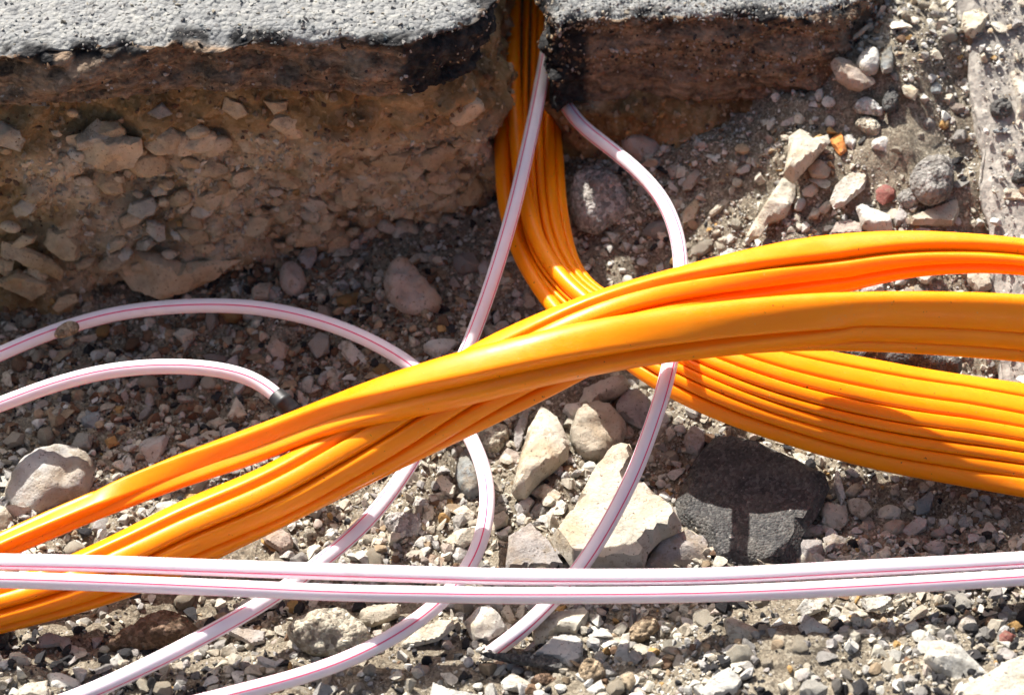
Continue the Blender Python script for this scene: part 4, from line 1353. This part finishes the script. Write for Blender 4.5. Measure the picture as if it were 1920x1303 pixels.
def duct_bundle(label, stations, n_duct, width, step=0.004, thick=0.0105, power=4.2, weights=None, loose=(), slack=1.6, apart=0.0, crown=0.26, smooth=22):
    """stations: (upper px, py, z, lower px, py, z); the ducts fill an arc of fixed length between the two edges"""
    S = []
    for a_, b_, c_, d_, e_, f_ in stations:
        if f_ >= 0.3:                                       # how upright the bundle stands: 1 = its lower edge hangs straight below
            f_ = c_ - f_ * (e_ - b_) * 0.0004 / 0.731
        S.append(np.r_[at(a_, b_, c_), at(d_, e_, f_)])
    S = np.array(S)
    mid = 0.5 * (S[:, :3] + S[:, 3:])
    S2 = np.c_[mid, S]
    D = relax(catmull(S2, step), smooth)
    C, U, L = D[:, :3], D[:, 3:6], D[:, 6:9]
    T = np.gradient(C, axis=0)
    T /= np.linalg.norm(T, axis=1)[:, None]
    w = L - U
    w -= (w * T).sum(1)[:, None] * T
    chord = np.linalg.norm(w, axis=1)
    w /= chord[:, None]
    nrm = np.cross(T, w)
    view = CAM[None] - C
    sgn = np.sign((nrm * view).sum(1))
    if abs(sgn.sum()) < len(sgn):
        sgn[:] = np.sign(sgn.sum())
    nrm *= sgn[:, None]
    chord = np.maximum(chord - thick, 0.004)                 # between the outer ducts' centres
    W = np.minimum(width - thick, chord * slack)
    ratio = np.clip(chord / W, 0.12, 0.999)
    # half angle with sin(a)/a = ratio
    a_ = np.full(len(ratio), 1.0)
    lo_, hi_ = np.full(len(ratio), 1e-3), np.full(len(ratio), 2.7)
    for _ in range(40):
        a_ = 0.5 * (lo_ + hi_)
        big = np.sin(a_) / a_ > ratio
        lo_ = np.where(big, a_, lo_)
        hi_ = np.where(big, hi_, a_)
    R = np.maximum(chord, W * 0.12) / 2 / np.sin(a_)
    arc = 2 * a_ * R
    root = bpy.data.objects.new('duct_bundle', None)
    COL.objects.link(root)
    root.empty_display_size = 0.02
    root['label'] = label
    root['category'] = 'duct bundle'
    root['group'] = 'orange duct bundles'
    seg = 24
    th = np.linspace(0, 2 * math.pi, seg, endpoint=False)
    ce, se = np.cos(th), np.sin(th)
    wt = np.array(weights or [1.0] * n_duct, float)
    wt = wt / wt.sum()
    mids = np.cumsum(wt) - wt / 2
    tot = arc + thick                                       # whole developed width
    for k in range(n_duct):
        s_ = (mids[k] - 0.5) * tot
        ang = s_ / R
        cw = R * np.sin(ang)
        cn = R * (np.cos(ang) - np.cos(a_))
        prm = np.linspace(0, 1, len(C))
        wav = 0.0004 * np.sin(prm * 9 + k * 1.7) + 0.0002 * np.sin(prm * 23 + k * 2.9)
        cen = C + w * cw[:, None] + nrm * (cn + wav)[:, None]
        tw = w * np.cos(ang)[:, None] - nrm * np.sin(ang)[:, None]
        tn = nrm * np.cos(ang)[:, None] + w * np.sin(ang)[:, None]
        hw = tot * wt[k] / 2 * 1.015
        ex = np.full(seg, power)
        if k == 0:
            ex[ce < 0] = 2.1
        if k == n_duct - 1:
            ex[ce > 0] = 2.1
        su = np.sign(ce) * np.abs(ce) ** (2 / ex)
        sv = np.sign(se) * np.abs(se) ** (2 / ex)
        outer = (ce < 0) if k == 0 else ((ce > 0) if k == n_duct - 1 else np.zeros(seg, bool))
        sv = np.where(outer, sv, sv * (1 - crown * np.abs(su) ** 2.2))
        box = np.clip((prm - apart * 0.75) / 0.12, 0, 1)[:, None] if apart else np.ones((len(prm), 1))     # strands hang apart up to here
        SU = hw[:, None] * (box * su[None] + (1 - box) * 0.86 * ce[None])
        rr_ = np.minimum(thick / 2, hw * 0.86)[:, None]
        SV = box * thick / 2 * sv[None] + (1 - box) * rr_ * se[None]
        sag = (1 - box[:, 0]) * 0.004 * math.sin(k * 2.4 + 0.5)
        cen = cen + tn * sag[:, None]
        rings = cen[:, None, :] + tw[:, None, :] * SU[..., None] + tn[:, None, :] * SV[..., None]
        link('duct', sweep('duct', rings, ORANGE), root)
    for P_ in loose:
        Cl = relax(catmull(np.array([at(*p) for p in P_]), 0.004), 10)
        link('duct', sweep('duct', tube_rings(Cl, 0.0056, 20), ORANGE), root)
    return root


# A: from the upper right, under B, out again below it to the lower left
duct_bundle('upper orange bundle arching at right and passing beneath another to the lower left',
            [(2080, 482, 0.203, 2080, 535, 0.95), (1920, 455, 0.204, 1920, 503, 0.95), (1787, 441, 0.202, 1787, 501, 0.92), (1668, 437, 0.199, 1668, 513, 0.89), (1516, 449, 0.194, 1530, 545, 0.85),
             (1381, 473, 0.191, 1400, 580, 0.70), (1250, 505, 0.185, 1270, 625, 0.50), (1111, 546, 0.177, 1140, 683, 0.36), (1000, 590, 0.166, 1040, 737, 0.32), (876, 650, 0.146, 930, 792, 0.36),
             (740, 738, 0.118, 800, 856, 0.45), (600, 812, 0.092, 660, 925, 0.55), (490, 876, 0.076, 540, 985, 0.55), (338, 938, 0.062, 420, 1043, 0.55), (189, 1012, 0.054, 260, 1115, 0.55),
             (60, 1068, 0.047, 110, 1160, 0.55), (-80, 1110, 0.041, -50, 1200, 0.55), (-240, 1165, 0.035, -220, 1250, 0.55)],
            5, 0.060, thick=0.0135, power=6.5, crown=0.22, weights=[1.6, 1.0, 1.0, .85, .85])
# B: over everything, right edge to left edge
duct_bundle('top orange bundle lying over the others from the right edge to the left edge',
            [(2080, 572, 0.189, 2080, 692, 0.95), (1920, 556, 0.191, 1920, 671, 0.95), (1787, 551, 0.191, 1787, 660, 0.94), (1618, 552, 0.190, 1618, 651, 0.93), (1466, 560, 0.189, 1469, 653, 0.92),
             (1280, 580, 0.188, 1280, 670, 0.88), (1126, 604, 0.186, 1126, 691, 0.84), (1011, 628, 0.181, 1011, 713, 0.80), (876, 660, 0.168, 876, 753, 0.76), (741, 699, 0.144, 741, 789, 0.72),
             (640, 736, 0.122, 640, 811, 0.69), (500, 791, 0.094, 500, 862, 0.67), (304, 866, 0.068, 304, 927, 0.64), (179, 920, 0.058, 179, 974, 0.62), (0, 1001, 0.047, 20, 1038, 0.60),
             (-140, 1060, 0.038, -120, 1110, 0.60), (-260, 1110, 0.030, -240, 1160, 0.60)],
            3, 0.050, thick=0.0150, power=7.0, crown=0.20, weights=[1.6, 1.0, .85])
# D: out of the slot, under A and B, fanning out to the right
Dst = [(956, -90, .074, 1060, -90, .074), (952, 40, .075, 1058, 40, .075), (950, 150, .076, 1056, 150, .078), (948, 270, .076, 1056, 270, .080), (950, 370, .075, 1062, 390, .080), (958, 460, .076, 1078, 470, .081),
       (988, 520, .078, 1105, 535, .084), (1038, 576, .082, 1165, 575, .092), (1092, 640, .084, 1270, 607, .095), (1143, 690, .084, 1370, 632, .098), (1180, 719, .083, 1430, 645, .098), (1255, 762, .079, 1500, 657, .096), (1340, 797, .072, 1584, 671, .091),
       (1432, 827, .063, 1660, 682, .085), (1577, 871, .049, 1753, 696, .077), (1690, 892, .041, 1830, 707, .071), (1800, 912, .037, 1910, 718, .067), (1940, 936, .034, 2010, 732, .062), (2140, 968, .040, 2150, 755, .066)]
duct_bundle('wide orange bundle rising from the slot and fanning out flat towards the right edge', Dst, 8, 0.088, thick=0.0108, power=6.0, crown=0.22, weights=[1.2, .8, .7, .65, .85, .95, 1.35, 1.5], slack=1.12, apart=0.30, smooth=90,
            loose=[[(946, -70, .088), (943, 60, .089), (941, 180, .089), (941, 290, .088), (948, 385, .085), (972, 470, .083), (1008, 535, .082), (1052, 592, .084), (1110, 640, .088), (1190, 672, .090), (1290, 700, .088)],
                   [(964, -70, .098), (962, 60, .099), (964, 180, .099), (971, 290, .098), (986, 380, .096), (1008, 450, .095), (1044, 510, .095), (1090, 556, .096), (1150, 600, .096), (1230, 640, .094)]])


# ------------------------------------------------------------------ medium stones one can still pick apart: copies of a few shapes
def random_outline(r, flat=0.75):
    n = int(r.integers(5, 9))
    t0 = r.uniform(0, 6.28)
    return [(math.cos(t0 + 6.283 * k / n + a_) * s_, math.sin(t0 + 6.283 * k / n + a_) * s_ * flat)
            for k, (a_, s_) in enumerate(zip(r.uniform(-.25, .25, n), r.uniform(0.40, 0.60, n)))]


SHAPES = []
for k in range(9):
    rr = np.random.default_rng(300 + k)
    form = 'aaaaraasa'[k]
    me, _, size, T = stone_mesh('small_stone', random_outline(rr, [0.75, 0.6, 0.9, 0.8, 0.7, 0.65, 0.85, 0.6, 0.9][k]), form, [.5, .5, .45, .5, .45, .4, .55, .22, .5][k], smat('beige'), 320 + k, res=8)
    SHAPES.append((me, form))
MESHES = {}


def shape_with(k, colr):
    if (k, colr) not in MESHES:
        me = SHAPES[k][0].copy()
        me.materials.clear()
        me.materials.append(smat(colr))
        MESHES[(k, colr)] = me
    return MESHES[(k, colr)]


SHORT = {}
for reg, colr, form, lab, st_ in STONES:
    w_ = lab.split()
    cut = len(w_)
    for k, t in enumerate(w_):
        if k >= 2 and t in ('with', 'on', 'in', 'at', 'of', 'below', 'above', 'behind', 'under', 'left', 'right', 'between', 'beside', 'just', 'directly', 'resting', 'leaning', 'standing', 'touching',
                            'among', 'seen', 'lying', 'stuck', 'near', 'against', 'peeping', 'filling', 'from', 'low', 'upper', 'cut', 'half', 'balanced', 'to', 'beneath', 'ending', 'into', 'and', 'by', 'ends'):
            cut = k
            break
    nm = ' '.join(w_[:cut]).rstrip(',')
    SHORT.setdefault(nm, []).append(tuple(np.mean(px_poly(reg, st_), axis=0)))
LAND = [(n_, p_[0]) for n_, p_ in SHORT.items() if len(p_) == 1 and len(n_.split()) >= 3]
LAND += [('black rubber tube cap', (550, 762)), ('large black asphalt chunk', (1410, 940))]
USED = set()
SHAPE_WORD = ['angular', 'long angular', 'blocky', 'stubby', 'oval', 'splintered', 'chunky', 'flat', 'squarish']
COL_WORD = {'white': 'white', 'cream': 'cream', 'beige': 'beige', 'pale_grey': 'pale grey', 'mauve': 'mauve', 'pink': 'pinkish', 'grey': 'dark grey', 'ochre': 'ochre', 'brown': 'brown'}


def small_label(px, py, colr, k, r0):
    head = ('small ' if r0 < 16 else 'middle-sized ') + SHAPE_WORD[k] + ' ' + COL_WORD[colr] + ' stone'
    for n_, (x_, y_) in sorted(LAND, key=lambda t: (t[1][0] - px) ** 2 + (t[1][1] - py) ** 2)[:14]:
        dx, dy = px - x_, py - y_
        side = ('right of' if dx > 0 else 'left of') if abs(dx) > abs(dy) else ('below' if dy > 0 else 'above')
        lab = head + ' ' + side + ' the ' + n_
        if lab not in USED and len(lab.split()) <= 16:
            USED.add(lab)
            return lab
    return None


def region_of(px, py):
    if px < 950 and py < 820 - 0.28 * px:
        return 'stones in the shade of the left bank'
    if py < 620 and px > 1040:
        return 'stones on the gravel slope'
    if py > 1120:
        return 'stones in the foreground'
    return 'stones under the ducts'


PAL = [('white', .26), ('cream', .26), ('beige', .18), ('pale_grey', .14), ('mauve', .03), ('pink', .03), ('grey', .04), ('ochre', .015), ('brown', .01)]
pk = [p for p, _ in PAL]
pw = np.array([w_ for _, w_ in PAL])
pw /= pw.sum()
cnt, tries = 0, 0
while cnt < 270 and tries < 9000:
    tries += 1
    px, py = rng.uniform(0, 1920), rng.uniform(0, 1303)
    if px < 920 and py < 600 - 0.16 * px + 10:
        continue
    if 900 < px < 1090 and py < 560:
        continue
    if px < 1640 and py < 300 - max(0, (px - 1300)) * 0.75 and px > 1000:
        continue
    if px > 1800 and py < 720:
        continue
    r0 = rng.choice([12, 14, 17, 20, 24, 28])
    if any(math.hypot(px - a_, py - b_) < c_ * 0.92 + r0 * 0.6 for a_, b_, c_ in STONE_PX):
        continue
    P0 = ground_hit(px, py)
    STONE_PX.append((px, py, r0))
    k = int(rng.integers(0, 9))
    colr = pk[int(rng.choice(len(pk), p=pw))]
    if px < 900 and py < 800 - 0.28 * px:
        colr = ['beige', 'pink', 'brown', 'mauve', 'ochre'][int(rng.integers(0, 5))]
    lab = small_label(px, py, colr, k, r0)
    if lab is None:
        continue
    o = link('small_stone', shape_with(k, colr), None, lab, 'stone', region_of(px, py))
    s_ = r0 * 2 * 0.0004
    o.location = P0 + np.array([0, 0, 0.10 * s_])
    o.rotation_euler = (rng.uniform(-.5, .5), rng.uniform(-.5, .5), rng.uniform(0, 6.28))
    o.scale = (s_, s_ * rng.uniform(.75, 1.1), s_ * rng.uniform(.8, 1.2))
    cnt += 1

# ------------------------------------------------------------------ gravel: tens of thousands of grains, one object
def grain_template(sub, seed):
    bm = bmesh.new()
    bmesh.ops.create_icosphere(bm, subdivisions=sub, radius=1.0)
    V = np.array([v.co[:] for v in bm.verts])
    F = np.array([[v.index for v in f.verts] for f in bm.faces])
    bm.free()
    r = np.random.default_rng(seed)
    for _ in range(11):                               # flat broken faces
        d = r.normal(size=3)
        d /= np.linalg.norm(d)
        c = r.uniform(0.30, 0.72)
        t = V @ d
        over = np.maximum(t - c, 0)
        V = V - over[:, None] * d
    V *= (1 + 0.07 * vnoise(V * 2.1 + seed, seed))[:, None]
    V = V / np.percentile(np.linalg.norm(V, axis=1), 85)
    V *= np.array([1.0, r.uniform(0.65, 0.95), r.uniform(0.45, 0.8)])
    return V, F


def rot_mats(n, r):
    q = r.normal(size=(n, 4))
    q /= np.linalg.norm(q, axis=1)[:, None]
    w, x, y, z = q.T
    return np.stack([np.stack([1 - 2 * (y * y + z * z), 2 * (x * y - z * w), 2 * (x * z + y * w)], 1),
                     np.stack([2 * (x * y + z * w), 1 - 2 * (x * x + z * z), 2 * (y * z - x * w)], 1),
                     np.stack([2 * (x * z - y * w), 2 * (y * z + x * w), 1 - 2 * (x * x + y * y)], 1)], 1)


def in_bank(x, y):
    o = path_l[path_l[:, 3] < 0.20]
    o = o[np.argsort(o[:, 2])]
    yb = np.interp(x, o[:, 2], o[:, 3])
    left = (x < -0.03) & (y > yb + 0.012)
    o2 = path_r[path_r[:, 3] < 0.26]
    o2 = o2[np.argsort(o2[:, 2])]
    yb2 = np.interp(x, o2[:, 2], o2[:, 3])
    right = (x > 0.045) & (x < 0.28) & (y > yb2 + 0.02)
    return left | right


GP = np.array([COLOURS[k] for k in ('white', 'cream', 'beige', 'tan', 'grey', 'pale_grey', 'pink', 'brown', 'dark', 'ochre', 'mauve')])
W_BASE = np.array([.24, .26, .20, .06, .05, .12, .02, .02, .035, .012, .015])


def scatter(n, lo, hi, sub, r, expo=2.2):
    x = r.uniform(-0.46, 0.46, n * 2)
    y = r.uniform(-0.40, 0.31, n * 2)
    # patches: bare fine soil in places, heaps of pebbles in others
    p = np.c_[x, y, np.zeros(len(x))]
    dens = 0.78 + 0.8 * fbm(p, 11, 3, 77)
    slope = np.clip((x - 0.08) / 0.08, 0, 1) * np.clip((y + 0.02) / 0.06, 0, 1)
    if lo > 0.0035:
        dens = dens * (1 - 0.30 * slope)
        if lo > 0.008:
            dens = dens * (0.65 + 0.9 * np.clip((-0.16 - y) / 0.06, 0, 1))
    else:
        dens = dens * (0.8 + 0.5 * slope)
    keep = (~in_bank(x, y)) & (r.uniform(size=len(x)) < dens)
    x, y = x[keep][:n], y[keep][:n]
    m_ = len(x)
    u = r.uniform(size=m_)
    s = lo * (1 - u * (1 - (lo / hi) ** expo)) ** (-1 / expo)
    z = H(x, y)
    onk = (x > kerb_x(y) + 0.004) & (y > -0.12) & (y < 0.26)
    z = np.where(onk, kerb_z(y) + 0.001, z)
    drop = onk & (r.uniform(size=m_) < 0.62)
    z = np.where(drop, -0.5, z)
    # dark asphalt crumbs lie in drifts in the foreground
    pp = np.c_[x, y, np.zeros(m_)]
    drift = np.clip(2.2 * fbm(pp, 13, 3, 91) - 0.1, 0, 1) * np.clip((-0.22 - y) / 0.05, 0, 1)
    drift = np.maximum(drift, np.clip(1.4 - ((x + 0.21) / 0.06) ** 2 - ((y + 0.395) / 0.022) ** 2, 0, 1))
    ci = r.choice(len(GP), size=m_, p=W_BASE / W_BASE.sum())
    dk = r.uniform(size=m_) < 0.65 * drift
    ci = np.where(dk, r.choice([4, 8, 8, 8, 10], size=m_), ci)
    left_floor = np.clip((-0.0 - x) / 0.06, 0, 1) * np.clip((y + 0.115) / 0.03, 0, 1)  # left floor towards the bank: more tan, brown and dark grains
    ci = np.where(r.uniform(size=m_) < 0.75 * left_floor, r.choice([2, 3, 3, 6, 7, 7, 7, 8], size=m_), ci)
    col = GP[ci] * r.uniform(0.75, 1.15, (m_, 1))
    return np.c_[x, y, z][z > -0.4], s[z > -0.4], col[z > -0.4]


def build_gravel(name, batches, label_):
    AV, AF, AC = [], [], []
    base = 0
    r = np.random.default_rng(42)
    for n, lo, hi, sub in batches:
        P, s, col = scatter(n, lo, hi, sub, r)
        temps = [grain_template(sub, 60 + k) for k in range(8)]
        which = r.integers(0, 8, len(P))
        for k, (V, F) in enumerate(temps):
            sel = which == k
            if not sel.any():
                continue
            m_ = int(sel.sum())
            Rm = rot_mats(m_, r)
            # keep flat grains mostly lying flat
            tilt = 0.55
            Rz = r.uniform(0, 6.283, m_)
            cz, sz = np.cos(Rz), np.sin(Rz)
            Z = np.zeros((m_, 3, 3)); Z[:, 0, 0] = cz; Z[:, 0, 1] = -sz; Z[:, 1, 0] = sz; Z[:, 1, 1] = cz; Z[:, 2, 2] = 1
            use = r.uniform(size=m_) < tilt
            Rm = np.where(use[:, None, None], Z, Rm)
            VV = np.einsum('nij,vj->nvi', Rm, V) * (s[sel] * 0.5)[:, None, None]
            VV = VV + P[sel][:, None, :] + np.array([0, 0, 1.0]) * (s[sel] * 0.14)[:, None, None]
            AV.append(VV.reshape(-1, 3))
            AF.append((F[None] + (np.arange(m_) * len(V))[:, None, None] + base).reshape(-1, 3))
            AC.append(np.repeat(col[sel], len(V), 0))
            base += m_ * len(V)
    V = np.vstack(AV); F = np.vstack(AF); Cc = np.vstack(AC)
    me = mesh_from(name, V, F, GRAVEL, False)
    a = me.attributes.new('tone', 'FLOAT_COLOR', 'POINT')
    a.data.foreach_set('color', np.c_[Cc, np.ones(len(Cc))].astype(np.float32).ravel())
    return link(name, me, None, label_, 'gravel', None, 'stuff')


def stuck_grains(name, parent, P, col, lo, hi, seed, sub=1):
    """grit held in a broken surface: one part of that surface"""
    r = np.random.default_rng(seed)
    n = len(P)
    s = lo + (hi - lo) * r.uniform(size=n) ** 2.2
    AV, AF, AC, base = [], [], [], 0
    which = r.integers(0, 6, n)
    for k in range(6):
        V, F = grain_template(sub, 80 + k)
        sel = which == k
        m_ = int(sel.sum())
        if not m_:
            continue
        VV = np.einsum('nij,vj->nvi', rot_mats(m_, r), V) * (s[sel] * 0.5)[:, None, None] + P[sel][:, None, :]
        AV.append(VV.reshape(-1, 3))
        AF.append((F[None] + (np.arange(m_) * len(V))[:, None, None] + base).reshape(-1, 3))
        AC.append(np.repeat(col[sel], len(V), 0))
        base += m_ * len(V)
    me = mesh_from(name, np.vstack(AV), np.vstack(AF), GRAVEL, False)
    a = me.attributes.new('tone', 'FLOAT_COLOR', 'POINT')
    Cc = np.vstack(AC)
    a.data.foreach_set('color', np.c_[Cc, np.ones(len(Cc))].astype(np.float32).ravel())
    return link(name, me, parent, None, None, None, 'stuff')


def tones(keys, n, r):
    T_ = np.array([COLOURS[k] for k in keys])
    return T_[r.integers(0, len(keys), n)] * r.uniform(0.7, 1.15, (n, 1))


rg = np.random.default_rng(77)
for bo, (V_, pale_, n_), cnt_ in ((bank_l, BANK_PTS[0], 5200), (bank_r, BANK_PTS[1], 1500)):
    ok = np.where((V_[:, 1] < 0.30))[0]
    pr = 0.35 + pale_[ok]
    pick = rg.choice(ok, cnt_, p=pr / pr.sum())
    cols = tones(['tan', 'clay', 'brown', 'brown', 'clay', 'ochre', 'tan'], cnt_, rg)
    cols = np.where((pale_[pick] > 0.4)[:, None], tones(['loam', 'cream', 'clay', 'loam', 'beige'], cnt_, rg), cols)
    stuck_grains('grit', bo, V_[pick] + n_[pick] * 0.0006, cols, 0.0022, 0.0095, 5, 1)
for so in SLABS:
    me_ = so.data
    V_ = np.empty(len(me_.vertices) * 3, np.float32); me_.vertices.foreach_get('co', V_); V_ = V_.reshape(-1, 3)
    wn_ = np.empty(len(me_.vertices), np.float32); me_.attributes['worn_top'].data.foreach_get('value', wn_)
    zt = V_[:, 2].max()
    up = np.where((wn_ > 0.3) & (V_[:, 1] < 0.22))[0]
    pick = rg.choice(up, min(len(up), 4200), replace=False)
    c1 = tones(['pale_grey', 'pale_grey', 'beige', 'pale_grey', 'mauve', 'slate', 'slate'], len(pick), rg) * 0.62
    sd = np.where((wn_ < 0.1) & (V_[:, 1] < 0.22) & (V_[:, 2] > zt - 0.06))[0]
    pick2 = rg.choice(sd, min(len(sd), 1600), replace=False)
    c2 = tones(['brown', 'tan', 'brown', 'dark', 'mauve'], len(pick2), rg)
    stuck_grains('aggregate', so, np.vstack([V_[pick], V_[pick2]]) - np.array([0, 0, 0.0005]), np.vstack([c1, c2]), 0.0022, 0.0062, 8)


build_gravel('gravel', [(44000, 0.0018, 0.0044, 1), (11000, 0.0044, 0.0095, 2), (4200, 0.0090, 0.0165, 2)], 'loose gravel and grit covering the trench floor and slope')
